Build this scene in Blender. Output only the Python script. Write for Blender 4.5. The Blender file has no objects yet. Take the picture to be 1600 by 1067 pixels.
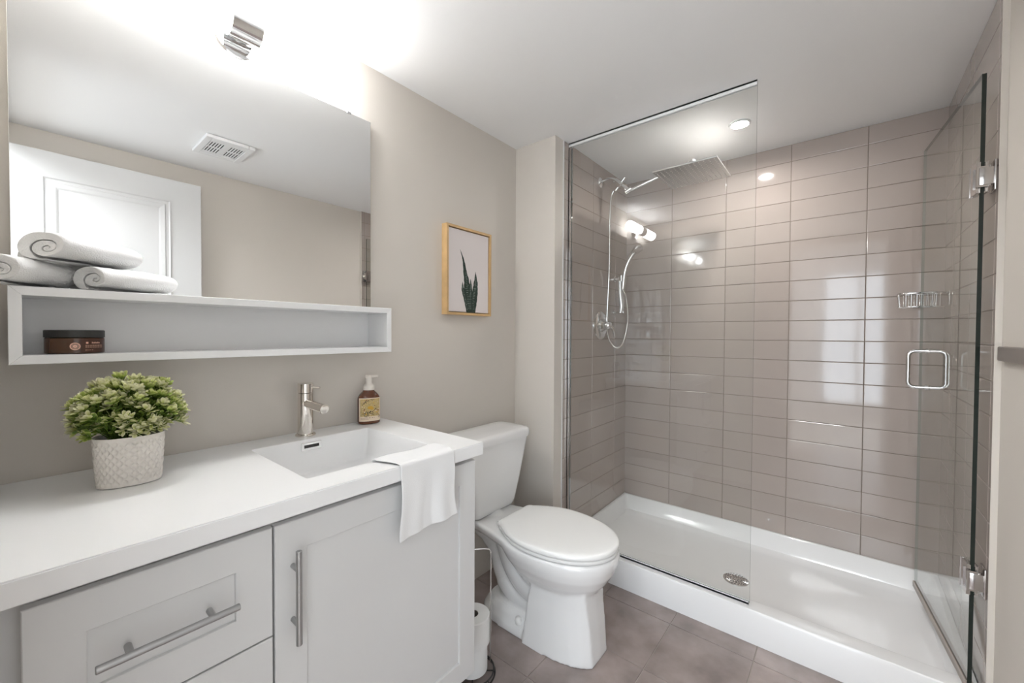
import bpy, bmesh, math, random
from mathutils import Vector, Matrix, noise

random.seed(7)
C = bpy.context.scene.collection
SC = bpy.context.scene
PI = math.pi

# ------------------------------------------------------------------ camera, world, lights, exposure
def make_camera():
    yaw, pit, rol = 0.6883, -0.0178, 0.0047
    fw = Vector((-math.sin(yaw) * math.cos(pit), math.cos(yaw) * math.cos(pit), math.sin(pit)))
    rt = Vector((math.cos(yaw), math.sin(yaw), 0))
    up = rt.cross(fw)
    r2 = math.cos(rol) * rt + math.sin(rol) * up
    u2 = -math.sin(rol) * rt + math.cos(rol) * up
    cam = bpy.data.cameras.new('camera')
    cam.sensor_width = 36.0
    cam.lens = 632.69 / 1600 * 36.0
    cam.clip_start = 0.01
    o = bpy.data.objects.new('camera', cam)
    m = Matrix((r2, u2, -fw)).transposed().to_4x4()
    m.translation = Vector((1.4219, -1.7561, 1.234))
    o.matrix_world = m
    C.objects.link(o)
    SC.camera = o
make_camera()

world = bpy.data.worlds.new('world')
SC.world = world
world.use_nodes = True
world.node_tree.nodes['Background'].inputs[0].default_value = (0.85, 0.92, 1.0, 1)
world.node_tree.nodes['Background'].inputs[1].default_value = 1.0

vs = SC.view_settings
vs.view_transform = 'Standard'
vs.look = 'None'
vs.exposure = 1.80
vs.gamma = 1.0
vs.use_curve_mapping = False

LAMP = 11.0          # radiance of the vanity lamp glass
SPOT = 190.0          # radiance of the shower downlight lens

def area(name, loc, aim, sx, sy, power, col):
    l = bpy.data.lights.new(name, 'AREA')
    l.shape = 'RECTANGLE'; l.size = sx; l.size_y = sy
    l.energy = power; l.color = col
    o = bpy.data.objects.new(name, l)
    o.location = loc
    o.rotation_euler = Vector(aim).to_track_quat('-Z', 'Y').to_euler()
    C.objects.link(o)
    return o
# daylight from the bedroom balcony window behind the open bathroom doorway
area('window_daylight', (2.05, -4.45, 1.20), (0, 1, 0), 1.8, 1.9, 13.5, (0.80, 0.90, 1.0))
# unseen fill added high in the bedroom to brighten light through the doorway
area('bedroom_fill', (0.9, -2.9, 2.50), (0, 0, -1), 1.0, 1.0, 28, (0.93, 0.97, 1.0))

# ------------------------------------------------------------------ materials
def srgb(r, g, b):
    f = lambda c: (c / 255 / 12.92) if c / 255 <= 0.04045 else ((c / 255 + 0.055) / 1.055) ** 2.4
    return (f(r), f(g), f(b), 1)

def mat(name, col, rough=0.5, metal=0.0, spec=0.5, coat=0.0, emit=None, es=0.0, bump=None, var=None, island=0.0):
    m = bpy.data.materials.new(name)
    m.use_nodes = True
    nt = m.node_tree
    b = nt.nodes['Principled BSDF']
    b.inputs['Base Color'].default_value = col
    b.inputs['Roughness'].default_value = rough
    b.inputs['Metallic'].default_value = metal
    b.inputs['Specular IOR Level'].default_value = spec
    b.inputs['Coat Weight'].default_value = coat
    b.inputs['Coat Roughness'].default_value = 0.04
    if emit:
        b.inputs['Emission Color'].default_value = emit
        b.inputs['Emission Strength'].default_value = es
    tc = nt.nodes.new('ShaderNodeNewGeometry')
    if var or island:
        # gentle colour variation that belongs to the surface itself
        amt, scale = var or (0.0, 1.0)
        nz = nt.nodes.new('ShaderNodeTexNoise'); nz.inputs['Scale'].default_value = scale
        nz.inputs['Detail'].default_value = 6
        nt.links.new(tc.outputs['Position'], nz.inputs['Vector'])
        mp = nt.nodes.new('ShaderNodeMapRange')
        mp.inputs['From Min'].default_value = 0.25; mp.inputs['From Max'].default_value = 0.75
        mp.inputs['To Min'].default_value = 1 - amt; mp.inputs['To Max'].default_value = 1 + amt
        nt.links.new(nz.outputs['Fac'], mp.inputs['Value'])
        last = mp.outputs['Result']
        if island:
            mi = nt.nodes.new('ShaderNodeMapRange')
            mi.inputs['To Min'].default_value = 1 - island; mi.inputs['To Max'].default_value = 1 + island
            nt.links.new(tc.outputs['Random Per Island'], mi.inputs['Value'])
            mu = nt.nodes.new('ShaderNodeMath'); mu.operation = 'MULTIPLY'
            nt.links.new(last, mu.inputs[0]); nt.links.new(mi.outputs['Result'], mu.inputs[1])
            last = mu.outputs[0]
        vm = nt.nodes.new('ShaderNodeVectorMath'); vm.operation = 'SCALE'
        vm.inputs[0].default_value = col[:3]
        nt.links.new(last, vm.inputs['Scale'])
        nt.links.new(vm.outputs['Vector'], b.inputs['Base Color'])
    if bump:
        st, scale = bump
        nz = nt.nodes.new('ShaderNodeTexNoise'); nz.inputs['Scale'].default_value = scale
        nz.inputs['Detail'].default_value = 4
        nt.links.new(tc.outputs['Position'], nz.inputs['Vector'])
        bp = nt.nodes.new('ShaderNodeBump'); bp.inputs['Strength'].default_value = st
        bp.inputs['Distance'].default_value = 0.002
        nt.links.new(nz.outputs['Fac'], bp.inputs['Height'])
        nt.links.new(bp.outputs['Normal'], b.inputs['Normal'])
    return m

def glass_mat(name, tint):
    m = bpy.data.materials.new(name); m.use_nodes = True
    nt = m.node_tree; nt.nodes.clear()
    out = nt.nodes.new('ShaderNodeOutputMaterial')
    mix = nt.nodes.new('ShaderNodeMixShader')
    tr = nt.nodes.new('ShaderNodeBsdfTransparent'); tr.inputs[0].default_value = tint
    gl = nt.nodes.new('ShaderNodeBsdfGlossy'); gl.inputs['Roughness'].default_value = 0.0
    fr = nt.nodes.new('ShaderNodeFresnel'); fr.inputs[0].default_value = 1.5
    ge = nt.nodes.new('ShaderNodeNewGeometry')
    inv = nt.nodes.new('ShaderNodeMath'); inv.operation = 'SUBTRACT'; inv.inputs[0].default_value = 1.0
    nt.links.new(ge.outputs['Backfacing'], inv.inputs[1])
    mu = nt.nodes.new('ShaderNodeMath'); mu.operation = 'MULTIPLY'
    nt.links.new(fr.outputs[0], mu.inputs[0]); nt.links.new(inv.outputs[0], mu.inputs[1])
    mu2 = nt.nodes.new('ShaderNodeMath'); mu2.operation = 'MULTIPLY'; mu2.inputs[1].default_value = 1.7
    mu2.use_clamp = True
    nt.links.new(mu.outputs[0], mu2.inputs[0])
    nt.links.new(mu2.outputs[0], mix.inputs[0])
    nt.links.new(tr.outputs[0], mix.inputs[1]); nt.links.new(gl.outputs[0], mix.inputs[2])
    nt.links.new(mix.outputs[0], out.inputs[0])
    return m

M = {}
M['paint'] = mat('beige_wall_paint', (0.68, 0.635, 0.58, 1), 0.55, spec=0.3, bump=(0.12, 350))
M['ceiling'] = mat('white_ceiling_paint', (0.90, 0.90, 0.90, 1), 0.7, spec=0.2, bump=(0.1, 300))
M['white_trim'] = mat('white_trim_paint', (0.82, 0.82, 0.82, 1), 0.35)
M['tile'] = mat('glazed_taupe_wall_tile', srgb(176, 165, 158), 0.07, spec=0.55, coat=0.25, var=(0.05, 2.5), island=0.03, bump=(0.05, 14))
M['grout'] = mat('taupe_wall_grout', srgb(134, 122, 112), 0.8)
M['floor_tile'] = mat('slate_look_floor_tile', srgb(158, 145, 141), 0.26, var=(0.32, 7), island=0.08, bump=(0.3, 22))
M['floor_grout'] = mat('light_floor_grout', srgb(165, 155, 146), 0.85)
M['acrylic'] = mat('white_acrylic', (0.86, 0.86, 0.86, 1), 0.14, coat=0.3)
M['ceramic'] = mat('white_vitreous_china', (0.89, 0.89, 0.885, 1), 0.08, coat=0.5)
M['seat'] = mat('white_seat_plastic', (0.91, 0.91, 0.895, 1), 0.2)
M['solid'] = mat('white_solid_surface', (0.90, 0.90, 0.90, 1), 0.28, spec=0.4)
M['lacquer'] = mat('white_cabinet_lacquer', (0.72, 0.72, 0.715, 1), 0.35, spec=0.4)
M['shelf'] = mat('white_shelf_lacquer', (0.90, 0.90, 0.90, 1), 0.35)
M['nickel'] = mat('brushed_nickel', (0.42, 0.42, 0.42, 1), 0.38, 0.9)
M['chrome'] = mat('polished_chrome', (0.80, 0.80, 0.80, 1), 0.06, 1.0)
M['warm_chrome'] = mat('warm_polished_nickel', (0.78, 0.74, 0.69, 1), 0.07, 1.0)
M['hinge'] = mat('dark_chrome', (0.55, 0.53, 0.52, 1), 0.12, 1.0)
M['dark'] = mat('dark_recess', (0.03, 0.03, 0.03, 1), 0.6)
M['mirror'] = mat('mirror_silver', (0.90, 0.905, 0.90, 1), 0.0, 1.0)
M['mirror_edge'] = mat('mirror_glass_edge', srgb(196, 200, 198), 0.15)
M['lamp'] = mat('opal_lamp_glass', (0.9, 0.9, 0.9, 1), 0.3, emit=(0.975, 0.99, 1.0, 1), es=LAMP)
M['lens'] = mat('downlight_lens', (0.9, 0.9, 0.9, 1), 0.4, emit=(1.0, 0.97, 0.93, 1), es=SPOT)
M['glass'] = glass_mat('clear_shower_glass', (0.982, 0.988, 0.984, 1))
M['door_glass'] = glass_mat('clear_door_glass', (0.93, 0.945, 0.93, 1))
M['glass_edge'] = mat('dark_green_glass_edge', (0.012, 0.02, 0.017, 1), 0.12)
M['vinyl'] = mat('translucent_vinyl_sweep', srgb(176, 165, 156), 0.3)
M['terry'] = mat('white_terry_cloth', (0.93, 0.93, 0.925, 1), 0.95, spec=0.1, bump=(0.9, 420))
M['linen'] = mat('white_flat_weave_cloth', (0.86, 0.86, 0.86, 1), 0.9, spec=0.1, bump=(0.3, 600))
M['amber'] = mat('amber_jar_plastic', srgb(78, 46, 22), 0.15, coat=0.5)
M['brown'] = mat('brown_bottle_plastic', srgb(104, 60, 38), 0.15, coat=0.4)
M['black'] = mat('black_lid_plastic', srgb(46, 46, 44), 0.4)
M['pump'] = mat('cream_pump_plastic', srgb(236, 229, 220), 0.35)
M['label'] = mat('cream_paper_label', srgb(238, 220, 198), 0.6)
M['gold'] = mat('tan_printed_label', srgb(200, 176, 122), 0.6, var=(0.25, 160))
M['ink'] = mat('dark_print', srgb(52, 40, 30), 0.6)
M['yellow'] = mat('yellow_print', srgb(214, 168, 62), 0.6)
M['rose'] = mat('rose_print', srgb(232, 186, 164), 0.6)
M['brown_print'] = mat('brown_print', srgb(128, 62, 44), 0.6)
M['jar_label'] = mat('dark_brown_label', srgb(74, 44, 30), 0.3)
M['pot'] = mat('white_embossed_ceramic', srgb(240, 235, 228), 0.5, spec=0.4)
M['soil'] = mat('dark_moss', srgb(58, 62, 34), 0.9)
M['wood'] = mat('light_oak_frame', srgb(208, 172, 122), 0.45, var=(0.12, 22))
M['frame_line'] = mat('dark_frame_rebate', srgb(70, 44, 30), 0.6)
M['canvas'] = mat('blush_canvas_print', srgb(226, 218, 216), 0.8)
M['leaf_dark'] = mat('printed_dark_green_leaf', srgb(38, 54, 46), 0.7, var=(0.5, 160))
M['leaf_light'] = mat('printed_grey_leaf_band', srgb(140, 150, 142), 0.7)
M['paper'] = mat('white_tissue_paper', (0.84, 0.84, 0.83, 1), 0.95, spec=0.1)
M['cardboard'] = mat('grey_cardboard_core', srgb(120, 112, 104), 0.9)
M['wire'] = mat('blackened_wire', (0.05, 0.05, 0.05, 1), 0.35, 0.6)
M['rail'] = mat('taupe_satin_metal', srgb(150, 140, 132), 0.3, 0.5)
M['vent'] = mat('white_vent_plastic', (0.82, 0.82, 0.82, 1), 0.4)

def foliage_mat():
    m = bpy.data.materials.new('variegated_leaf'); m.use_nodes = True
    nt = m.node_tree; b = nt.nodes['Principled BSDF']
    at = nt.nodes.new('ShaderNodeAttribute'); at.attribute_name = 'tint'
    cr = nt.nodes.new('ShaderNodeValToRGB')
    e = cr.color_ramp.elements
    e[0].position = 0.0; e[0].color = srgb(44, 66, 18)
    e[1].position = 1.0; e[1].color = srgb(240, 238, 205)
    for p, c in ((0.35, srgb(96, 126, 40)), (0.62, srgb(168, 184, 92)), (0.8, srgb(214, 216, 150))):
        x = e.new(p); x.color = c
    nt.links.new(at.outputs['Fac'], cr.inputs['Fac'])
    nt.links.new(cr.outputs['Color'], b.inputs['Base Color'])
    b.inputs['Roughness'].default_value = 0.45
    b.inputs['Subsurface Weight'].default_value = 0.0
    return m
M['foliage'] = foliage_mat()

# ------------------------------------------------------------------ mesh helpers (world coordinates)
def new(): return bmesh.new()

def add_box(bm, x0, x1, y0, y1, z0, z1, bev=0.0, seg=2, mi=0, rot=None):
    t = bmesh.new()
    bmesh.ops.create_cube(t, size=1.0)
    for v in t.verts:
        v.co = Vector(((x0 + x1) / 2 + v.co.x * (x1 - x0), (y0 + y1) / 2 + v.co.y * (y1 - y0), (z0 + z1) / 2 + v.co.z * (z1 - z0)))
    if bev > 0:
        bmesh.ops.bevel(t, geom=t.edges[:], offset=bev, segments=seg, profile=0.5, affect='EDGES')
    if rot is not None:
        bmesh.ops.transform(t, matrix=rot, verts=t.verts)
    merge(bm, t, mi)

def merge(bm, t, mi=None):
    mp = {}
    for v in t.verts: mp[v] = bm.verts.new(v.co)
    for f in t.faces:
        try:
            g = bm.faces.new([mp[v] for v in f.verts])
            g.material_index = f.material_index if mi is None else mi
            g.smooth = f.smooth
        except ValueError: pass
    t.free()

def frame_for(d):
    d = d.normalized()
    a = Vector((0, 0, 1)) if abs(d.z) < 0.9 else Vector((1, 0, 0))
    u = d.cross(a).normalized(); v = d.cross(u).normalized()
    return u, v

def add_loft(bm, rings, cap=True, smooth=True, mi=0, closed=True):
    vs_ = [[bm.verts.new(p) for p in r] for r in rings]
    n = len(rings[0])
    for i in range(len(rings) - 1):
        for j in range(n if closed else n - 1):
            k = (j + 1) % n
            f = bm.faces.new((vs_[i][j], vs_[i][k], vs_[i + 1][k], vs_[i + 1][j]))
            f.smooth = smooth; f.material_index = mi
    if cap:
        for r in (vs_[0][::-1], vs_[-1]):
            f = bm.faces.new(r); f.material_index = mi

def add_tube(bm, pts, r, n=12, mi=0, cap=True, closed=False):
    pts = [Vector(p) for p in pts]
    R = r if isinstance(r, (list, tuple)) else [r] * len(pts)
    m = len(pts)
    u = None; rings = []
    for i, p in enumerate(pts):
        if closed: d = pts[(i + 1) % m] - pts[i - 1]
        else: d = pts[min(i + 1, m - 1)] - pts[max(i - 1, 0)]
        d.normalize()
        if u is None: u, _ = frame_for(d)
        u = (u - d * u.dot(d)).normalized()
        v = d.cross(u)
        rings.append([p + R[i] * (math.cos(2 * PI * k / n) * u + math.sin(2 * PI * k / n) * v) for k in range(n)])
    if closed: rings.append(rings[0][:])
    add_loft(bm, rings, cap and not closed, True, mi)

def curve(pts, n=8):
    """Catmull-Rom through pts"""
    P = [Vector(p) for p in pts]
    P = [2 * P[0] - P[1]] + P + [2 * P[-1] - P[-2]]
    out = []
    for i in range(1, len(P) - 2):
        for k in range(n):
            t = k / n
            a, b, c, d = P[i - 1], P[i], P[i + 1], P[i + 2]
            out.append(0.5 * ((2 * b) + (c - a) * t + (2 * a - 5 * b + 4 * c - d) * t * t + (3 * b - a - 3 * c + d) * t ** 3))
    out.append(P[-2])
    return out

def add_lathe(bm, prof, o, axis=(0, 0, 1), n=32, mi=0, sx=1.0, sy=1.0):
    """prof: list of (radius, height) along axis from o"""
    d = Vector(axis).normalized()
    if abs(d.z) > 0.99: u, v = Vector((1, 0, 0)), Vector((0, 1, 0)) * (1 if d.z > 0 else -1)
    else: u, v = frame_for(d); v = d.cross(u)
    o = Vector(o)
    rings = []
    for r, h in prof:
        rr = max(r, 1e-5)
        rings.append([o + d * h + rr * (sx * math.cos(2 * PI * k / n) * u + sy * math.sin(2 * PI * k / n) * v) for k in range(n)])
    add_loft(bm, rings, True, True, mi)

def add_prism(bm, poly, off, mi=0):
    """extrude a polygon (list of Vectors) by vector off"""
    off = Vector(off)
    a = [bm.verts.new(p) for p in poly]; b = [bm.verts.new(Vector(p) + off) for p in poly]
    bm.faces.new(a[::-1]).material_index = mi; bm.faces.new(b).material_index = mi
    n = len(poly)
    for i in range(n):
        bm.faces.new((a[i], a[(i + 1) % n], b[(i + 1) % n], b[i])).material_index = mi

def world_loc(o):
    l = Vector((0, 0, 0))
    while o: l += o.location; o = o.parent
    return l

def obj(name, bm, m, parent=None, auto=None, fix=True):
    if fix: bmesh.ops.recalc_face_normals(bm, faces=bm.faces[:])
    me = bpy.data.meshes.new(name)
    if parent is not None: o0 = world_loc(parent)
    else:
        xs = [v.co for v in bm.verts]
        lo = Vector((min(c[i] for c in xs) for i in range(3))); hi = Vector((max(c[i] for c in xs) for i in range(3)))
        o0 = Vector(((lo.x + hi.x) / 2, (lo.y + hi.y) / 2, lo.z))
    for v in bm.verts: v.co -= o0
    bm.to_mesh(me); bm.free()
    for k in (m if isinstance(m, (list, tuple)) else [m]): me.materials.append(k)
    o = bpy.data.objects.new(name, me)
    if parent is not None: o.parent = parent
    else: o.location = o0
    C.objects.link(o)
    if auto is not None: smooth_by_angle(o, auto)
    return o

def smooth_by_angle(o, deg):
    me = o.data
    b = bmesh.new(); b.from_mesh(me)
    for f in b.faces: f.smooth = True
    for e in b.edges:
        if len(e.link_faces) == 2 and e.calc_face_angle(0) > math.radians(deg): e.smooth = False
    b.to_mesh(me); b.free()

def tag(o, label, cat, group=None):
    o['label'] = label; o['category'] = cat
    if group: o['group'] = group
    return o

def thing(name, loc, label, cat, group=None):
    o = bpy.data.objects.new(name, None)
    o.empty_display_size = 0.05
    o.location = loc
    C.objects.link(o)
    return tag(o, label, cat, group)

def struct(name, bm, m, parent=None, label=None, auto=None):
    o = obj(name, bm, m, parent, auto)
    if parent is None: o['kind'] = 'structure'
    if label: o['label'] = label; o['category'] = name.split('_')[0]
    return o

# ------------------------------------------------------------------ room dimensions
H = 2.256
XP = 0.263           # tile face of the shower's plumbing wall
XPP = 0.260          # painted face of the partition
XT = 1.763           # tile face of the shower's hinge wall
XW = 1.777           # painted face of that wall
YB = 0.879           # tile face of the shower's back wall
YG = 0.132           # shower glass plane
YN = -1.81           # near wall
YTL = 0.078          # where tile starts (plumbing wall)
YTR = 0.072          # where tile starts (hinge wall)
Z0, RH = 0.1415, 0.10655

def tiles(name, o, du, dv, nrm, us, vs_, label, back=None, bev=0.0016, gap=0.0010, depth=0.006, tilt=0.0020, mats=None, extra=None):
    """a tiled plane: every tile a small bevelled slab over a grout bed. us/vs_: joint positions along du/dv"""
    o, du, dv, nrm = Vector(o), Vector(du), Vector(dv), Vector(nrm)
    rnd = random.Random(len(name) * 13 + 5)
    bm = new()
    c = [o + du * us[0] + dv * vs_[0], o + du * us[-1] + dv * vs_[0], o + du * us[-1] + dv * vs_[-1], o + du * us[0] + dv * vs_[-1]]
    add_prism(bm, [p - nrm * (0.0022 + (back or 0.004)) for p in c], nrm * (back or 0.004), 0)
    for i in range(len(us) - 1):
        for j in range(len(vs_) - 1):
            a0, a1, b0, b1 = us[i] + gap, us[i + 1] - gap, vs_[j] + gap, vs_[j + 1] - gap
            if a1 - a0 < 0.004 or b1 - b0 < 0.004: continue
            ta, tb = rnd.uniform(-tilt, tilt), rnd.uniform(-tilt, tilt)
            ac, bc = (a0 + a1) / 2, (b0 + b1) / 2
            def P(a, b, h): return o + du * a + dv * b + nrm * (h + ta * (a - ac) + tb * (b - bc))
            lo = [P(a0, b0, -depth), P(a1, b0, -depth), P(a1, b1, -depth), P(a0, b1, -depth)]
            m1 = [P(a0, b0, -bev), P(a1, b0, -bev), P(a1, b1, -bev), P(a0, b1, -bev)]
            m2 = [P(a0 + bev * .35, b0 + bev * .35, -bev * .3), P(a1 - bev * .35, b0 + bev * .35, -bev * .3), P(a1 - bev * .35, b1 - bev * .35, -bev * .3), P(a0 + bev * .35, b1 - bev * .35, -bev * .3)]
            hi = [P(a0 + bev * 1.3, b0 + bev * 1.3, 0), P(a1 - bev * 1.3, b0 + bev * 1.3, 0), P(a1 - bev * 1.3, b1 - bev * 1.3, 0), P(a0 + bev * 1.3, b1 - bev * 1.3, 0)]
            R = [[bm.verts.new(p) for p in r] for r in (lo, m1, m2, hi)]
            for k in range(3):
                for q in range(4):
                    f = bm.faces.new((R[k][q], R[k][(q + 1) % 4], R[k + 1][(q + 1) % 4], R[k + 1][q])); f.material_index = 1
            f = bm.faces.new(R[3]); f.material_index = 1
    if extra: extra(bm)
    ms = mats or (M['grout'], M['tile'], M['paint'], M['white_trim'])
    return struct(name, bm, list(ms), label=label)

rows = [Z0 + RH * k for k in range(0, 20)]
rows = [z for z in rows if z < H - 0.02] + [H]
bk_cols = [XP - 0.004, 0.563, 0.873, 1.186, 1.496, XT + 0.004]
side_cols = [0.405, 0.710, YB + 0.003]

# back wall of the shower
def back_extra(bm):
    add_box(bm, 0.0, XT + 0.15, YB + 0.006, YB + 0.10, -0.05, H, mi=2)
tiles('wall_back', (0, YB, 0), (1, 0, 0), (0, 0, 1), (0, -1, 0), bk_cols, rows, 'stack-bonded glossy taupe tile wall at the back of the shower', extra=back_extra)

# partition: painted stub wall with the tiled plumbing face
def part_extra(bm):
    add_box(bm, 0.0, XPP, 0.0, YB + 0.005, -0.05, H, mi=2)
    add_box(bm, XPP - 0.001, XP + 0.0012, YTL - 0.0035, YTL, 0, H, mi=3)
tiles('wall_partition', (XP, 0, 0), (0, 1, 0), (0, 0, 1), (1, 0, 0), [YTL, 0.100] + side_cols, rows, 'stub wall beyond the toilet, painted in front and tiled on the shower side', extra=part_extra)

# hinge-side wall: painted, with the tile layer standing proud
def right_extra(bm):
    add_box(bm, XW, XW + 0.10, YN - 0.1, YB + 0.10, -0.05, H, mi=2)
    add_box(bm, XT - 0.0005, XW + 0.001, YTR - 0.003, YTR, 0, H, mi=2)
tiles('wall_right', (XT, 0, 0), (0, 1, 0), (0, 0, 1), (-1, 0, 0), [YTR, 0.100] + side_cols, rows, 'beige wall that turns to taupe tile inside the shower', back=0.011, extra=right_extra)

bm = new(); add_box(bm, -0.10, 0.0, YN - 0.1, YB + 0.10, -0.05, H)
struct('wall_left', bm, M['paint'], label='plain beige wall behind the vanity and toilet')
bm = new()
add_box(bm, 0.0, 0.965, YN - 0.10, YN, 0, H)
add_box(bm, 1.735, XW, YN - 0.10, YN, 0, H)
add_box(bm, 0.965, 1.735, YN - 0.10, YN, 2.16, H)
struct('wall_near', bm, M['paint'], label='beige wall around the open doorway')
bm = new(); add_box(bm, -0.10, XW + 0.10, YN - 0.10, YB + 0.10, H, H + 0.08)
def hole(o, x, y, r):
    pass
struct('ceiling', bm, M['ceiling'], label='flat white bathroom ceiling')

fx = [0.557 + 0.3075 * k for k in range(-2, 5)]
fx = [0.0] + [x for x in fx if 0.02 < x < XW - 0.02] + [XW]
fy = [YN - 0.1] + [v for v in sorted(-0.003 - 0.303 * k for k in range(0, 7)) if v > YN] + [0.300]
tiles('floor', (0, 0, 0), (1, 0, 0), (0, 1, 0), (0, 0, 1), fx, fy, 'square mauve-grey slate-look floor tiles with pale grout',
      back=0.03, bev=0.001, gap=0.0014, depth=0.004, tilt=0.0008, mats=(M['floor_grout'], M['floor_tile']))

# bedroom beyond the doorway (only seen in reflections)
bm = new()
y0, y1 = -4.5, YN - 0.10
add_box(bm, -1.2, 3.0, y0 - 0.1, y1, -0.06, -0.001, mi=1)
add_box(bm, -1.2, 3.0, y0 - 0.1, y1, 2.56, 2.62)
add_box(bm, -1.3, -1.2, y0 - 0.1, y1, 0, 2.56)
add_box(bm, 3.0, 3.1, y0 - 0.1, y1, 0, 2.56)
add_box(bm, -1.2, -0.1, y1 - 0.1, y1, 0, 2.56)
add_box(bm, XW + 0.1, 3.0, y1 - 0.1, y1, 0, 2.56)
add_box(bm, -0.1, XW + 0.1, y1 - 0.02, y1, H, 2.56)
add_box(bm, -1.2, 1.1, y0 - 0.1, y0, 0, 2.56)
add_box(bm, 1.1, 3.0, y0 - 0.1, y0, 2.2, 2.56)
add_box(bm, 1.1, 3.0, y0 - 0.1, y0, 0, 0.2)
struct('wall_bedroom', bm, [M['ceiling'], mat('pale_bedroom_floor', (0.62, 0.58, 0.53, 1), 0.4)], label='pale bedroom walls seen beyond the doorway')
bm = new()
for a in (1.12, 1.55, 2.04, 2.52, 2.95): add_box(bm, a, a + 0.05, y0 + 0.06, y0 + 0.10, 0.2, 2.2)
for z in (0.2, 2.15): add_box(bm, 1.12, 3.0, y0 + 0.06, y0 + 0.10, z, z + 0.05)
struct('window_1', bm, M['white_trim'], label='tall white-framed bedroom window behind the doorway')

# bathroom door, folded back against the right wall
def build_door():
    x0, x1, ya, yb, z1 = 1.701, 1.738, -1.79, -1.037, 2.135
    bm = new()
    add_box(bm, x0, x1, ya, yb, 0.012, z1, 0.002)
    def panel(za, zb):
        pa, pb = ya + 0.115, yb - 0.150
        loops = [(0.0, 0.0004), (0.006, 0.006), (0.018, 0.007), (0.024, 0.001), (0.042, 0.0035), (0.050, 0.0065)]
        rings = []
        for ins, dep in loops:
            # raised moulding around a flat field
            x = x0 - (0.0075 - dep)
            rings.append([(x, pa + ins, za + ins), (x, pb - ins, za + ins), (x, pb - ins, zb - ins), (x, pa + ins, zb - ins)])
        add_loft(bm, rings, cap=False, smooth=False)
        add_loft(bm, [rings[0], [(x0 + 0.001, p[1], p[2]) for p in rings[0]]], cap=False, smooth=False)
        add_loft(bm, [rings[-1], [(x0 + 0.001, p[1], p[2]) for p in rings[-1]]], cap=False, smooth=False)
    panel(1.10, 2.005); panel(0.22, 0.93)
    struct('door_1', bm, mat('white_door_paint', (0.70, 0.70, 0.70, 1), 0.4), label='white panelled door folded back against the wall, seen in the mirror')
build_door()

# ------------------------------------------------------------------ ceiling fittings
def build_vent():
    x0, x1, y0, y1 = 1.150, 1.425, -1.140, -0.918
    root = thing('ceiling_vent', ((x0 + x1) / 2, (y0 + y1) / 2, H), 'white square exhaust vent grille on the ceiling, seen in the mirror', 'vent')
    bm = new()
    w = 0.030
    zt, zb = H - 0.001, H - 0.018
    for a in ((x0, x1, y0, y0 + w), (x0, x1, y1 - w, y1), (x0, x0 + w, y0 + w, y1 - w), (x1 - w, x1, y0 + w, y1 - w)):
        add_box(bm, *a, zb, zt, 0.003)
    obj('frame', bm, M['vent'], root)
    bm = new(); add_box(bm, x0 + w - .002, x1 - w + .002, y0 + w - .002, y1 - w + .002, H - 0.004, zt)
    obj('recess', bm, M['dark'], root)
    bm = new()
    # louvres: two banks of slats running across, separated by a flat centre bar
    n = 13
    L = (y1 - y0 - 2 * w)
    for k in range(n):
        y = y0 + w + L * (k + 0.5) / n
        wd = 0.0036 if k != n // 2 else 0.012
        add_box(bm, x0 + w, x1 - w, y - wd, y + wd - 0.0005, H - 0.016, H - 0.0125, 0.001)
    for x in (x0 + w, (x0 + x1) / 2 - 0.004, x1 - w - 0.03):
        add_box(bm, x, x + (0.008 if abs(x - (x0 + x1) / 2 + 0.004) < 1e-6 else 0.03), y0 + w, y1 - w, H - 0.0165, H - 0.012, 0.001)
    obj('grille', bm, M['vent'], root)
build_vent()

def build_downlight(x, y):
    root = thing('recessed_downlight', (x, y, H), 'small round recessed downlight glowing in the ceiling over the shower', 'light')
    bm = new()
    add_lathe(bm, [(0.036, -0.0005), (0.036, -0.0065), (0.039, -0.0085), (0.046, -0.006), (0.048, -0.0006), (0.036, -0.0005)], (x, y, H), n=40)
    obj('trim_ring', bm, M['white_trim'], root)
    bm = new()
    add_lathe(bm, [(0.034, -0.0004), (0.034, -0.0010), (0.033, -0.0012)], (x, y, H), n=32)
    obj('lens', bm, M['lens'], root)
build_downlight(1.014, 0.463)

# ------------------------------------------------------------------ vanity light
def build_lamp():
    yc, zc, xc = -1.336, 2.112, 0.076
    root = thing('vanity_light', (0.0, yc, zc), 'two-tube bar light with chrome centre over the mirror', 'lamp')
    bm = new()
    add_lathe(bm, [(0.068, 0.0005), (0.068, 0.016), (0.062, 0.026), (0.040, 0.030)], (0.0, yc, zc), (1, 0, 0), 48)
    add_lathe(bm, [(0.018, 0.028), (0.018, xc - 0.03)], (0.0, yc, zc), (1, 0, 0), 24)
    obj('wall_plate', bm, M['chrome'], root, auto=30)
    bm = new()
    r = 0.0392
    add_lathe(bm, [(r - 0.004, 0.0), (r, 0.002), (r, 0.078), (r - 0.004, 0.080)], (xc, yc - 0.040, zc), (0, 1, 0), 48)
    obj('centre_sleeve', bm, M['chrome'], root, auto=30)
    for s in (1, -1):
        bm = new()
        g = 0.0385
        L = 0.207
        prof = [(0.030, 0.0), (g - 0.004, 0.001), (g, 0.006), (g, L - 0.010), (g - 0.003, L - 0.004), (g - 0.010, L), (0.012, L + 0.001)]
        add_lathe(bm, prof, (xc, yc + s * 0.0405, zc), (0, s, 0), 40)
        obj('glass_shade', bm, M['lamp'], root, auto=40)
build_lamp()

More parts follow.
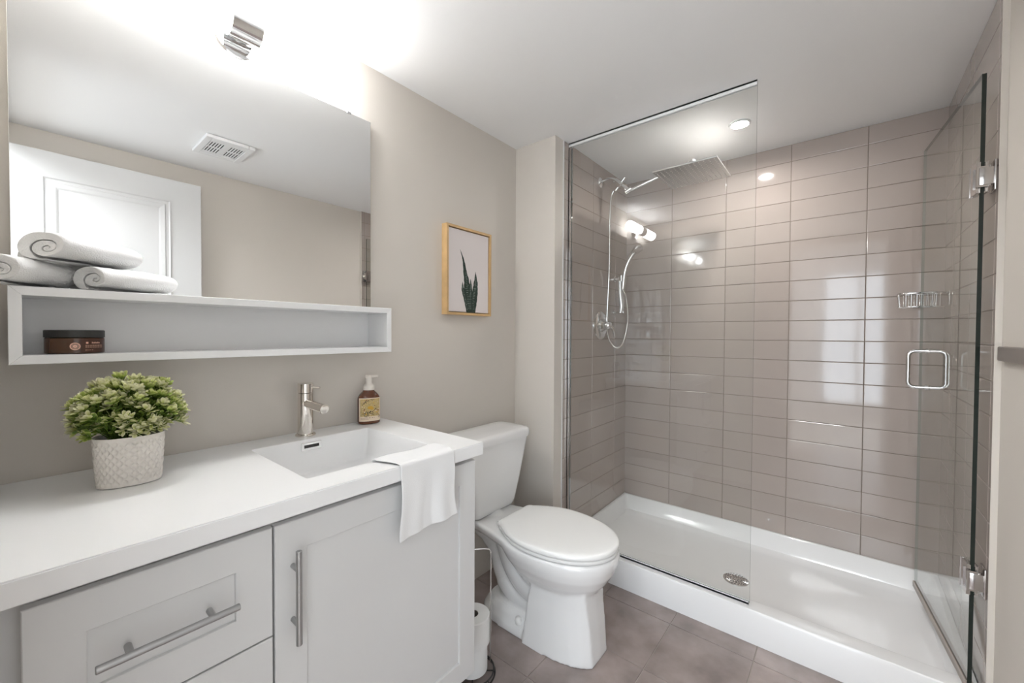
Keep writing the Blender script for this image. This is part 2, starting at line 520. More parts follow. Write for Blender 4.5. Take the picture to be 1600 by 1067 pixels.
# ------------------------------------------------------------------ mirror and shelf
def build_mirror():
    y0, y1, z0, z1 = -1.767, -0.9035, 1.329, 2.034
    root = thing('wall_mirror', (0, (y0 + y1) / 2, z0), 'large frameless mirror on the wall above the white box shelf', 'mirror')
    bm = new(); add_box(bm, 0.001, 0.0195, y0, y1, z0, z1)
    obj('backing', bm, M['mirror_edge'], root)
    bm = new(); add_box(bm, 0.0196, 0.022, y0, y1, z0, z1, 0.0008, 1)
    obj('mirror_glass', bm, M['mirror'], root)
    for y in (-0.99, -1.69):
        bm = new(); add_box(bm, 0.018, 0.0245, y - 0.008, y + 0.008, z1 - 0.004, z1 + 0.003, 0.0008, 1)
        obj('clip', bm, M['chrome'], root)
build_mirror()

def build_shelf():
    x1, y0, y1, z0, z1, t = 0.140, -1.771, -0.892, 1.168, 1.327, 0.0185
    root = thing('box_shelf', (0, (y0 + y1) / 2, z0), 'long white open box shelf under the mirror', 'shelf')
    bm = new()
    O = [(y0, z0), (y1, z0), (y1, z1), (y0, z1)]
    I = [(y0 + t, z0 + t), (y1 - t, z0 + t), (y1 - t, z1 - t), (y0 + t, z1 - t)]
    for k in range(4):      # four mitred boards
        a, b = O[k], O[(k + 1) % 4]; c, d = I[(k + 1) % 4], I[k]
        e = 0.00025
        add_prism(bm, [Vector((0.0005, p[0], p[1])) for p in (a, b, c, d)], (x1, 0, 0))
    bmesh.ops.bevel(bm, geom=[e for e in bm.edges if all(abs(v.co.x - (x1 + .0005)) < 1e-5 for v in e.verts)], offset=0.0008, segments=1, affect='EDGES')
    obj('frame', bm, M['shelf'], root)
    bm = new(); add_box(bm, 0.001, 0.014, y0 + t, y1 - t, z0 + t, z1 - t)
    obj('back_panel', bm, M['shelf'], root)
build_shelf()

def build_jar():
    x, y, z = 0.086, -1.677, 1.1868
    r = 0.0468
    root = thing('cosmetic_jar', (x, y, z), 'squat amber jar with black lid and dark label inside the box shelf', 'jar')
    bm = new()
    add_lathe(bm, [(r - 0.003, 0), (r, 0.002), (r, 0.034), (r - 0.002, 0.0352)], (x, y, z), n=64)
    obj('body', bm, M['amber'], root, auto=40)
    bm = new()
    add_lathe(bm, [(r - 0.001, 0.0354), (r + 0.0006, 0.0364), (r + 0.0006, 0.0505), (r - 0.001, 0.052)], (x, y, z), n=64)
    obj('lid', bm, M['black'], root, auto=40)
    def arc(bm, s0, s1, h0, h1, lift, mi=0, n=14):
        # s: arc length from the front (+ towards the back wall end), h: height
        add_loft(bm, [[Vector((x + (r + lift) * math.cos(s / r), y + (r + lift) * math.sin(s / r), z + h)) for h in (h0, h1)] for s in [s0 + (s1 - s0) * k / n for k in range(n + 1)]], cap=False, mi=mi, closed=False)
    bm = new(); arc(bm, 0.004, 0.062, 0.003, 0.0335, 0.0003)
    lab = obj('label', bm, M['jar_label'], root)
    bm = new()
    def ring(sc, hc, ra, rb, mi):
        n = 28
        rr = [[Vector((x + (r + 0.0006) * math.cos((sc + q * math.cos(2 * PI * k / n)) / r), y + (r + 0.0006) * math.sin((sc + q * math.cos(2 * PI * k / n)) / r), z + hc + q * math.sin(2 * PI * k / n))) for k in range(n)] for q in (ra, rb)]
        add_loft(bm, rr, cap=False, mi=mi)
    ring(-0.003, 0.0165, 0.0061, 0.0082, 0); ring(-0.003, 0.0165, 0.0005, 0.0036, 0); ring(-0.003, 0.0165, 0.0046, 0.0053, 0)
    obj('emblem', bm, M['rose'], root)
    bm = new()
    arc(bm, 0.0135, 0.0175, 0.022, 0.026, 0.0006)
    for k in range(9):      # a short line of bold print
        s = 0.0235 + k * 0.0019
        arc(bm, s, s + 0.0013, 0.0225, 0.0252 if k % 3 else 0.0260, 0.0006, n=2)
    for h, e in ((0.0182, 0.047), (0.0158, 0.045), (0.0134, 0.044)):
        s = 0.0125
        i = 0
        while s < e:
            w = (0.0032, 0.0022, 0.0041, 0.0028)[i % 4]
            arc(bm, s, s + w, h, h + 0.0008, 0.0006, n=2); s += w + 0.0008; i += 1
    for s in (0.0125, 0.0145, 0.0175, 0.0205, 0.024): arc(bm, s, s + 0.0016, 0.0075, 0.0086, 0.0006, n=2)
    obj('print', bm, M['rose'], lab)
build_jar()

# ------------------------------------------------------------------ rolled towels on the shelf
def rolled_towel(name, centre, ang, L, W, Hh, label, seed, tilt=0.0, turns=1.9, start=3.6):
    """thick cloth rolled up and flattened; axis in the horizontal plane at angle ang from +Y"""
    bm = new()
    n = int(turns * 36); th = 0.46 / (turns - 0.15)
    off = lambda x: th * (0.06 * x + 0.94 * x ** 3) if x < 1 else th * x
    outer, inner = [], []
    for k in range(n + 1):
        a = 2 * PI * turns * k / n
        x = turns - a / (2 * PI)
        rr = max(0.012, 0.5 - off(x))
        t2 = min((off(x + 1) - off(x)) * 0.86, rr * 0.85) * min(1.0, (n - k) / 7 + 0.12)
        c, s = math.cos(a + start), math.sin(a + start)
        outer.append((rr * c, rr * s)); inner.append(((rr - t2) * c, (rr - t2) * s))
    prof = outer + inner[::-1]
    m = 26
    ax = Vector((math.sin(ang), math.cos(ang), math.sin(tilt))).normalized()
    sd = Vector((math.cos(ang), -math.sin(ang), 0)); upv = Vector((0, 0, 1))
    N = len(prof)
    rings = []
    for i in range(m + 1):
        u = -math.cos(PI * i / m)
        row = []
        for (px, pz) in prof:
            d = math.hypot(px, pz) / 0.5
            e = max(0.0, abs(u) - 0.90) / 0.10
            s = 1 - 0.10 * e * e
            zz = pz * s * Hh
            lo = -0.38 * Hh
            if zz < lo: zz = lo + (zz - lo) * 0.35
            lo2 = 0.42 * Hh
            if zz > lo2: zz = lo2 + (zz - lo2) * 0.7
            push = 0.016 * (1 - d) * max(0, abs(u) - 0.7) / 0.3 * (1 if u > 0 else -1)
            row.append(Vector(centre) + ax * (u * L / 2 - push) + sd * (px * s * W) + upv * zz)
        rings.append(row)
    vs_ = [[bm.verts.new(p) for p in r] for r in rings]
    for i in range(m):
        for j in range(N):
            k = (j + 1) % N
            bm.faces.new((vs_[i][j], vs_[i][k], vs_[i + 1][k], vs_[i + 1][j])).smooth = True
    for r in (vs_[0], vs_[-1]):
        for j in range(n):
            bm.faces.new((r[j], r[j + 1], r[N - 2 - j], r[N - 1 - j])).smooth = True
    for v in bm.verts:
        q = v.co * 22 + Vector((seed * 3.1, 0, 0))
        v.co += 0.0028 * noise.noise_vector(q) + 0.0005 * noise.noise_vector(v.co * 150)
    o = obj(name, bm, M['terry'])
    md = o.modifiers.new('soft', 'SUBSURF'); md.levels = 1; md.render_levels = 1
    tag(o, label, 'towel', 'rolled towels on the box shelf')
    return o
A = math.radians
rolled_towel('rolled_towel', (0.096, -1.739, 1.3572), -A(52), 0.150, 0.094, 0.066, 'rolled white towel lying under the stack, its end poking past the shelf edge', 3, turns=2.7, start=0.58)
rolled_towel('rolled_towel', (0.086, -1.583, 1.3545), -A(30), 0.172, 0.104, 0.061, 'rolled white towel lying flat on the shelf nearest its open middle', 11, turns=2.5, start=1.83)
rolled_towel('rolled_towel', (0.085, -1.655, 1.4125), -A(38), 0.182, 0.118, 0.066, 'rolled white towel resting on top of two others', 5, turns=2.7, start=0.58)

# ------------------------------------------------------------------ countertop with integral sink
ZC = 0.900
XC = 0.5615
YC1 = -0.846
def rrect(x0, x1, y0, y1, z, r, n=6):
    out = []
    for cx, cy, a0 in ((x1 - r, y1 - r, 0), (x0 + r, y1 - r, 90), (x0 + r, y0 + r, 180), (x1 - r, y0 + r, 270)):
        for k in range(n + 1):
            a = math.radians(a0 + 90 * k / n)
            out.append(Vector((cx + r * math.cos(a), cy + r * math.sin(a), z)))
    return out
SX0, SX1, SY0, SY1 = 0.116, 0.473, -1.341, -0.972
def build_counter():
    root = thing('vanity_countertop', (0.28, -1.33, ZC - 0.037), 'long white countertop with a moulded rectangular sink', 'countertop')
    y0, t = YN + 0.001, 0.037
    bm = new()
    x0 = 0.001
    # top face with a hole, built as a strip between the outer rectangle and the basin outline
    inner = rrect(SX0, SX1, SY0, SY1, ZC, 0.006, 4)
    n = len(inner)
    def outer_for(p):
        cx, cy = (SX0 + SX1) / 2, (SY0 + SY1) / 2
        return None
    ov = [bm.verts.new(p) for p in ((x0, y0, ZC), (XC, y0, ZC), (XC, YC1, ZC), (x0, YC1, ZC))]
    iv = [bm.verts.new(p) for p in inner]
    per = 5
    blk = [iv[0:per], iv[per:2 * per], iv[2 * per:3 * per], iv[3 * per:4 * per]]  # corners: (x1,y1),(x0,y1),(x0,y0),(x1,y0)
    oc = [ov[2], ov[3], ov[0], ov[1]]
    for k in range(4):
        b = blk[k]
        for q in range(per - 1): bm.faces.new((oc[k], b[q + 1], b[q]))
        nb = blk[(k + 1) % 4]
        bm.faces.new((oc[k], oc[(k + 1) % 4], nb[0], b[-1]))
    lo = [bm.verts.new(v.co - Vector((0, 0, t))) for v in ov]
    for k in range(4): bm.faces.new((ov[k], ov[(k + 1) % 4], lo[(k + 1) % 4], lo[k]))
    iw = [bm.verts.new((v.co.x, v.co.y, ZC - t)) for v in iv]
    ol = [lo[2], lo[3], lo[0], lo[1]]
    for k in range(4):
        b = iw[k * per:(k + 1) * per]
        for q in range(per - 1): bm.faces.new((ol[k], b[q], b[q + 1]))
        bm.faces.new((ol[(k + 1) % 4], ol[k], b[-1], iw[((k + 1) % 4) * per]))
    bmesh.ops.recalc_face_normals(bm, faces=bm.faces[:])
    edges = [e for e in bm.edges if (e.verts[0] in ov and e.verts[1] in ov)]
    edges += [e for e in bm.edges if (e.verts[0] in ov and e.verts[1] in lo) or (e.verts[1] in ov and e.verts[0] in lo)]
    bmesh.ops.bevel(bm, geom=edges, offset=0.0025, segments=2, affect='EDGES')
    obj('slab', bm, M['solid'], root, auto=35)
    # basin
    bm = new()
    e = 0.0004
    R = [inner,
         rrect(SX0 + 0.0008, SX1 - 0.0008, SY0 + 0.0008, SY1 - 0.0008, ZC - 0.0006, 0.006, 4),
         rrect(SX0 + 0.0016, SX1 - 0.0016, SY0 + 0.0018, SY1 - 0.0018, ZC - 0.0024, 0.006, 4),
         rrect(SX0 + 0.003, SX1 - 0.003, SY0 + 0.004, SY1 - 0.004, ZC - 0.030, 0.008, 4),
         rrect(SX0 + 0.008, SX1 - 0.008, SY0 + 0.014, SY1 - 0.014, ZC - 0.085, 0.014, 4),
         rrect(SX0 + 0.014, SX1 - 0.014, SY0 + 0.024, SY1 - 0.024, ZC - 0.100, 0.016, 4),
         rrect(SX0 + 0.026, SX1 - 0.026, SY0 + 0.040, SY1 - 0.040, ZC - 0.104, 0.016, 4),
         rrect(0.26, 0.33, -1.19, -1.12, ZC - 0.108, 0.030, 4)]
    add_loft(bm, R, cap=False)
    bm.faces.new([bm.verts.new(p) for p in R[-1]])
    bmesh.ops.remove_doubles(bm, verts=bm.verts[:], dist=1e-6)
    bmesh.ops.recalc_face_normals(bm, faces=bm.faces[:])
    if sum(f.normal.z for f in bm.faces) < 0: bmesh.ops.reverse_faces(bm, faces=bm.faces[:])
    obj('sink_basin', bm, M['solid'], root, auto=50, fix=False)
    # overflow cover on the basin's wall side
    bm = new()
    yc, zc = -1.172, ZC - 0.022
    add_box(bm, SX0 + 0.0032, SX0 + 0.0062, yc - 0.031, yc + 0.031, zc - 0.0125, zc + 0.0125, 0.0012, 2)
    ovf = obj('overflow_cover', bm, M['chrome'], root)
    bm = new(); add_box(bm, SX0 + 0.0060, SX0 + 0.0066, yc - 0.023, yc + 0.023, zc - 0.0045, zc + 0.0050)
    obj('slot', bm, M['dark'], ovf)
    bm = new()
    add_lathe(bm, [(0.024, 0.0005), (0.024, 0.003), (0.018, 0.005), (0.0, 0.0055)], (0.295, -1.155, ZC - 0.108), n=32)
    obj('sink_drain', bm, M['chrome'], root, auto=40)
build_counter()

# ------------------------------------------------------------------ vanity cabinet
XF = 0.536          # face of doors and drawers
def shaker(y0, y1, z0, z1, rail, thick=0.018, xf=XF):
    bm = new()
    for a in ((y0, y0 + rail, z0, z1), (y1 - rail, y1, z0, z1), (y0 + rail, y1 - rail, z0, z0 + rail), (y0 + rail, y1 - rail, z1 - rail, z1)):
        pass
    O = [(y0, z0), (y1, z0), (y1, z1), (y0, z1)]
    e = 0.0018
    rings = [[(xf - thick, *p) for p in O], [(xf - e, *p) for p in O]]
    def ins(d, x): return [(x, y0 + d, z0 + d), (x, y1 - d, z0 + d), (x, y1 - d, z1 - d), (x, y0 + d, z1 - d)]
    rings += [ins(e * 0.4, xf - e * .4), ins(e, xf), ins(rail - 0.001, xf), ins(rail, xf - 0.001), ins(rail + 0.0005, xf - 0.0065)]
    add_loft(bm, rings, cap=False, smooth=False)
    bm.faces.new([bm.verts.new(p) for p in ins(rail + 0.0005, xf - 0.0065)])
    bm.faces.new([bm.verts.new(p) for p in rings[0]])
    bmesh.ops.remove_doubles(bm, verts=bm.verts[:], dist=1e-6)
    return bm
def bar_handle(p0, p1, parent):
    """bar pull between two ends, standing off the face"""
    bm = new()
    p0, p1 = Vector(p0), Vector(p1)
    d = (p1 - p0).normalized()
    add_tube(bm, [p0, p0 + d * 0.0008, p1 - d * 0.0008, p1], [0.0052, 0.006, 0.006, 0.0052], 20)
    L = (p1 - p0).length
    for f in (0.21, 0.79):
        q = p0 + d * (L * f)
        add_tube(bm, [q, (XF - 0.0005, q.y, q.z)], 0.0052, 16)
    return obj('handle', bm, M['nickel'], parent, auto=35)
def build_cabinet():
    root = thing('vanity_cabinet', (0.27, -1.33, 0.17), 'white shaker vanity cabinet with drawers and one door under the countertop', 'cabinet')
    zb, zt = 0.172, ZC - 0.0375
    y0, y1 = -1.760, -0.857
    bm = new()
    t = 0.016
    xb = XF - 0.0185
    add_box(bm, 0.004, xb, y1 - t, y1, zb, zt - 0.0005)            # end panel by the toilet
    add_box(bm, 0.004, xb, y0, y0 + t, zb, zt - 0.0005)
    add_box(bm, 0.004, xb, y0 + t, y1 - t, zb, zb + t)
    add_box(bm, 0.004, 0.012, y0 + t, y1 - t, zb + t, zt - 0.0005)
    add_box(bm, 0.012, xb, -1.441, -1.425, zb + t, zt - 0.0005)
    add_box(bm, xb - 0.05, xb, y0 + t, -1.441, zt - 0.02, zt - 0.0005)
    add_box(bm, xb - 0.025, xb, -1.425, y1 - t, zt - 0.02, zt - 0.0005)
    add_box(bm, 0.45, 0.505, YN + 0.001, y0, zb, zt - 0.0005)    # filler to the near wall
    obj('carcass', bm, M['lacquer'], root)
    zs = [(0.622, 0.842), (0.398, 0.6185), (zb, 0.3945)]
    for i, (a, b) in enumerate(zs):
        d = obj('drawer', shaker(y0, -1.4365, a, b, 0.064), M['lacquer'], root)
        zc = (a + b) / 2 - 0.003
        bar_handle((XF + 0.030, -1.690, zc), (XF + 0.030, -1.503, zc), d)
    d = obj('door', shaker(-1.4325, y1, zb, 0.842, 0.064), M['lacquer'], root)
    bar_handle((XF + 0.030, -1.398, 0.594), (XF + 0.030, -1.398, 0.789), d)
build_cabinet()

# ------------------------------------------------------------------ faucet
def build_faucet():
    x, y, z = 0.060, -1.164, ZC
    root = thing('sink_faucet', (x, y, z), 'slim polished single-hole faucet behind the sink', 'faucet')
    bm = new()
    add_lathe(bm, [(0.0305, 0.0003), (0.0305, 0.004), (0.028, 0.0065), (0.0232, 0.007), (0.0232, 0.1385), (0.0222, 0.1395)], (x, y, z), n=48)
    obj('body', bm, M['warm_chrome'], root, auto=30)
    bm = new()
    add_lathe(bm, [(0.0222, 0.1405), (0.0234, 0.1415), (0.0234, 0.170), (0.0222, 0.1715), (0, 0.1718)], (x, y, z), n=48)
    top = obj('lever_cap', bm, M['warm_chrome'], root, auto=30)
    bm = new()
    add_tube(bm, [(x + 0.010, y + 0.015, z + 0.158), (x + 0.024, y + 0.036, z + 0.155), (x + 0.0245, y + 0.0368, z + 0.1549)], [0.0034, 0.0034, 0.002], 12)
    obj('lever', bm, M['warm_chrome'], top, auto=40)
    bm = new()
    s = Vector((x + 0.012, y, z + 0.107)); e = Vector((x + 0.124, y + 0.004, z + 0.100))
    d = (e - s).normalized()
    add_tube(bm, [s, e - d * 0.001, e, e + d * 0.0001], [0.0140, 0.0140, 0.0132, 0.0108], 32)
    add_tube(bm, [e - d * 0.0001 - d * 0.0005, e - d * 0.004], 0.009, 24)
    q = e - d * 0.014
    add_tube(bm, [q, q - Vector((0, 0, 0.0155))], 0.0075, 20)
    obj('spout', bm, M['warm_chrome'], root, auto=35)
build_faucet()

# ------------------------------------------------------------------ soap bottle
def build_soap():
    x, y, z = 0.052, -0.931, ZC + 0.0005
    ang = math.atan2(-1.7561 - y, 1.4219 - x) + A(14)     # label turned to the room
    root = thing('soap_bottle', (x, y, z), 'brown foaming soap bottle with cream pump and botanical label', 'bottle')
    u = Vector((-math.sin(ang), math.cos(ang), 0)); v = Vector((math.cos(ang), math.sin(ang), 0))
    o = Vector((x, y, z))
    def ring(a, b, h, n=48, ex=2.5):
        out = []
        for k in range(n):
            t = 2 * PI * k / n
            c, s = math.cos(t), math.sin(t)
            out.append(o + u * (a * math.copysign(abs(c) ** (2 / ex), c)) + v * (b * math.copysign(abs(s) ** (2 / ex), s)) + Vector((0, 0, h)))
        return out
    a, b = 0.0400, 0.0290
    bm = new()
    prof = [(a - .006, b - .006, 0.0), (a - .001, b - .001, 0.003), (a, b, 0.008), (a, b, 0.088), (a - .001, b - .001, 0.096), (a - .006, b - .004, 0.106), (a - .013, b - .008, 0.114), (0.021, 0.019, 0.120), (0.019, 0.0185, 0.124)]
    add_loft(bm, [ring(p[0], p[1], p[2], ex=2.6 if p[2] < .115 else 2.0) for p in prof])
    obj('bottle_body', bm, M['brown'], root, auto=50)
    bm = new()
    add_lathe(bm, [(0.0195, 0.1245), (0.0205, 0.126), (0.0205, 0.139), (0.0185, 0.142), (0.0120, 0.148), (0.0105, 0.151), (0.0105, 0.168)], o, n=36)
    pump = obj('pump_collar', bm, M['pump'], root, auto=40)
    bm = new()
    add_lathe(bm, [(0.0125, 0.1685), (0.0130, 0.170), (0.0130, 0.176), (0.0110, 0.1785)], o, n=28)
    hd = (u * 0.75 + v * 0.66).normalized()
    p0 = o + Vector((0, 0, 0.1735)) - hd * 0.012
    add_tube(bm, [p0, o + Vector((0, 0, 0.1742)) + hd * 0.014, o + Vector((0, 0, 0.1765)) + hd * 0.032, o + Vector((0, 0, 0.176)) + hd * 0.036], [0.0062, 0.0052, 0.0040, 0.0036], 16)
    obj('pump_head', bm, M['pump'], root, auto=40)
    # label patches that follow the bottle's front
    def P(s, h, lift):
        # s in -1..1 across the front
        t = PI / 2 - s * PI / 2 * 0.94
        c, sn = math.cos(t), math.sin(t); ex = 2.6
        return o + u * ((a + lift) * math.copysign(abs(c) ** (2 / ex), c)) + v * ((b + lift) * abs(sn) ** (2 / ex)) + Vector((0, 0, h))
    def patch(bm, s0, s1, h0, h1, lift, mi=0, n=16):
        add_loft(bm, [[P(s0 + (s1 - s0) * k / n, h, lift) for h in (h0, h1)] for k in range(n + 1)], cap=False, mi=mi, closed=False)
    bm = new(); patch(bm, -0.80, 0.80, 0.012, 0.097, 0.0004)
    lab = obj('label', bm, M['label'], root)
    bm = new(); patch(bm, -0.66, 0.58, 0.030, 0.094, 0.0008)
    obj('label_picture', bm, M['gold'], lab)
    bm = new()
    rnd = random.Random(4)
    def stroke(pts, w, mi, lift=0.0012):
        for i in range(len(pts) - 1):
            (s0, h0), (s1, h1) = pts[i], pts[i + 1]
            ds, dh = (s1 - s0) * 0.055, h1 - h0
            L = math.hypot(ds, dh) or 1
            nx, nh = -dh / L * w / 0.055, ds / L * w
            f = bm.faces.new([bm.verts.new(P(*q, lift)) for q in ((s0 - nx, h0 - nh), (s1 - nx, h1 - nh), (s1 + nx, h1 + nh), (s0 + nx, h0 + nh))])
            f.material_index = mi
    def blob(s, h, r, mi, lift=0.0014, n=9):
        f = bm.faces.new([bm.verts.new(P(s + r / 0.055 * math.cos(2 * PI * k / n) * (0.8 + 0.3 * rnd.random()), h + r * math.sin(2 * PI * k / n), lift)) for k in range(n)])
        f.material_index = mi
    for k in range(7):      # twigs
        s, h = rnd.uniform(-0.6, 0.3), rnd.uniform(0.034, 0.086)
        pts = [(s, h)]
        dirx = rnd.uniform(0.06, 0.12); dh = rnd.uniform(-0.006, 0.006)
        for q in range(4):
            s = min(0.55, s + dirx); h = min(0.092, max(0.032, h + dh + rnd.uniform(-0.003, 0.003))); pts.append((s, h))
        stroke(pts, 0.0007, 0)
        for q in pts[1:4]: stroke([q, (min(.55, q[0] + 0.05), min(0.092, q[1] + rnd.choice((-1, 1)) * 0.006))], 0.0005, 0)
    for k in range(26):
        blob(rnd.uniform(-0.6, 0.52), rnd.uniform(0.034, 0.090), rnd.uniform(0.0012, 0.0026), rnd.choice((1, 1, 2, 3)))
    blob(-0.02, 0.062, 0.006, 2, 0.0016); blob(0.04, 0.058, 0.004, 2, 0.0017)
    for k in range(9):
        stroke([(-0.60 + k * 0.09, 0.0245), (-0.55 + k * 0.09, 0.0245)], 0.0007, 3, 0.0008)
        if k < 6: stroke([(-0.60 + k * 0.09, 0.0195), (-0.545 + k * 0.09, 0.0195)], 0.0005, 3, 0.0008)
    for k in range(14):
        t = 2 * PI * k / 14
        blob(0.52 + 0.09 * math.cos(t), 0.028 + 0.0048 * math.sin(t), 0.0009, 0, 0.0018)
    blob(0.52, 0.028, 0.002, 0, 0.0018)
    obj('label_print', bm, [M['ink'], M['label'], M['yellow'], M['brown_print']], lab, fix=False)
build_soap()

# ------------------------------------------------------------------ potted plant
def build_plant():
    x, y, z = 0.196, -1.603, ZC + 0.0005
    root = thing('potted_plant', (x, y, z), 'small bushy green plant in an oval white embossed pot', 'plant')
    rot = A(8)
    u = Vector((math.sin(rot), math.cos(rot), 0)); v = Vector((math.cos(rot), -math.sin(rot), 0))
    o = Vector((x, y, z))
    N, K = 200, 44
    hh = 0.106
    def rad(t, f, d=0.0):
        a = 0.0535 + 0.0055 * f; b = 0.036 + 0.005 * f
        ex = 2.25
        c, s = math.cos(t), math.sin(t)
        return (a + d) * math.copysign(abs(c) ** (2 / ex), c), (b + d) * math.copysign(abs(s) ** (2 / ex), s)
    bm = new()
    rings = [[o + u * (0.9 * rad(2 * PI * k / N, 0)[0]) + v * (0.9 * rad(2 * PI * k / N, 0)[1]) for k in range(N)]]
    for i in range(K + 1):
        f = i / K
        row = []
        for k in range(N):
            t = 2 * PI * k / N
            p = 13 * t / PI; q = f * 6.2
            d1 = abs(((p + q) % 1) - 0.5) * 2; d2 = abs(((p - q) % 1) - 0.5) * 2
            ridge = max(d1, d2)
            e = max(0, (ridge - 0.62) / 0.38)
            em = 1.0 if 0.05 < f < 0.93 else 0.0
            d = em * (0.0042 * e - 0.0026)
            a, b = rad(t, f, d)
            row.append(o + u * a + v * b + Vector((0, 0, 0.0015 + f * hh)))
        rings.append(row)
    for f, d in ((1.0, -0.0035), (0.80, -0.0045)):
        rings.append([o + u * rad(2 * PI * k / N, f, d)[0] + v * rad(2 * PI * k / N, f, d)[1] + Vector((0, 0, f * hh)) for k in range(N)])
    add_loft(bm, rings)
    obj('pot', bm, M['pot'], root, auto=60)
    bm = new()
    rr = [[o + u * rad(2 * PI * k / 40, 0.9, -0.006)[0] * q + v * rad(2 * PI * k / 40, 0.9, -0.006)[1] * q + Vector((0, 0, h * hh)) for k in range(40)] for q, h in ((1, 0.86), (0.98, 0.91), (0.5, 0.97), (0.05, 0.99))]
    add_loft(bm, rr)
    obj('moss', bm, M['soil'], root)
    # foliage: stems ending in rosettes of small spoon leaves, pale at the tips
    rnd = random.Random(21)
    bm = new()
    lay = bm.verts.layers.float.new('tint')
    def leaf(p, d, L, W, t0, t1, cup=0.25):
        d = d.normalized()
        a = Vector((rnd.uniform(-1, 1), rnd.uniform(-1, 1), rnd.uniform(-1, 1)))
        upv = (Vector((0, 0, 1)) + 0.5 * a); upv = (upv - d * upv.dot(d)).normalized()
        s = d.cross(upv)
        prof = [(0.0, 0.10), (0.35, 0.55), (0.65, 1.0), (0.88, 0.78), (1.0, 0.12)]
        L_, R_, Mv = [], [], []
        for f, w in prof:
            c = p + d * (L * f) + upv * (L * cup * f * f)
            tt = t0 + (t1 - t0) * f
            for lst, sg in ((L_, -1), (Mv, 0), (R_, 1)):
                q = bm.verts.new(c + s * (sg * W * w) + upv * (abs(sg) * W * w * 0.25))
                q[lay] = min(1, max(0, tt + (0.10 if sg else -0.06))); lst.append(q)
        for i in range(4):
            for A_, B_ in ((L_, Mv), (Mv, R_)):
                f = bm.faces.new((A_[i], B_[i], B_[i + 1], A_[i + 1])); f.smooth = True
    def stem(p0, p1, r, bend):
        pts = curve([p0, (p0 + p1) / 2 + bend, p1], 4)
        n = 5; rings = []
        for i, p in enumerate(pts):
            d = (pts[min(i + 1, len(pts) - 1)] - pts[max(i - 1, 0)]).normalized(); a, b = frame_for(d)
            ring = []
            for k in range(n):
                q = bm.verts.new(p + r * (math.cos(2 * PI * k / n) * a + math.sin(2 * PI * k / n) * b)); q[lay] = 0.18 + 0.22 * i / len(pts); ring.append(q)
            rings.append(ring)
        for i in range(len(rings) - 1):
            for k in range(n):
                f = bm.faces.new((rings[i][k], rings[i][(k + 1) % n], rings[i + 1][(k + 1) % n], rings[i + 1][k])); f.smooth = True
        return pts
    cen = o + Vector((0, 0, 0.152))
    tips = []
    n_st = 170
    for i in range(n_st):
        ph = rnd.uniform(0, 2 * PI); cz = rnd.uniform(-0.42, 1.0)
        sz = math.sqrt(max(0, 1 - cz * cz))
        rr_ = rnd.uniform(0.62, 1.0) if rnd.random() < 0.4 else rnd.uniform(0.86, 1.04)
        q = cen + u * (0.092 * rr_ * sz * math.cos(ph)) + v * (0.072 * rr_ * sz * math.sin(ph)) + Vector((0, 0, 0.086 * rr_ * cz * (1 if cz > 0 else 0.95)))
        if q.x < 0.034: continue
        tips.append(q)
    for q in tips:
        dirv = (q - cen).normalized()
        fa = math.atan2(dirv.dot(v), dirv.dot(u)); w = rnd.uniform(0.1, 0.75)
        base = o + u * (0.045 * w * math.cos(fa)) + v * (0.028 * w * math.sin(fa)) + Vector((0, 0, 0.96 * hh))
        pts = stem(base, q, 0.0009, Vector((0, 0, 0.012)) + 0.006 * Vector((rnd.uniform(-1, 1), rnd.uniform(-1, 1), 0)))
        ax = (pts[-1] - pts[-3]).normalized()
        ax = (ax + dirv * 0.6 + Vector((0, 0, 0.25))).normalized()
        a, b = frame_for(ax)
        bright = rnd.uniform(0.30, 0.72)
        for ringi, (n, op, L) in enumerate(((4, 0.45, 0.0150), (5, 1.1, 0.0195), (5, 1.6, 0.0200))):
            for k in range(n):
                t = 2 * PI * (k + 0.5 * ringi) / n + rnd.uniform(-0.25, 0.25)
                d = ax + op * (math.cos(t) * a + math.sin(t) * b)
                leaf(q - ax * (0.0022 * ringi), d, L * rnd.uniform(0.75, 1.1), 0.0046 * rnd.uniform(0.8, 1.15), bright - 0.14 * ringi + 0.10, bright + 0.56 - 0.12 * ringi)
        for s_ in (0.3, 0.45, 0.58, 0.7, 0.82):
            p = pts[min(len(pts) - 2, int(s_ * len(pts)))]
            for k in range(2):
                t = rnd.uniform(0, 2 * PI)
                d = ax * 0.7 + math.cos(t) * a + math.sin(t) * b
                leaf(p, d, 0.0165 * rnd.uniform(0.7, 1.2), 0.0036, 0.08 + 0.2 * rnd.random(), 0.35 + 0.2 * rnd.random())
    for f in bm.faces: pass
    obj('foliage', bm, M['foliage'], root, fix=False)
build_plant()

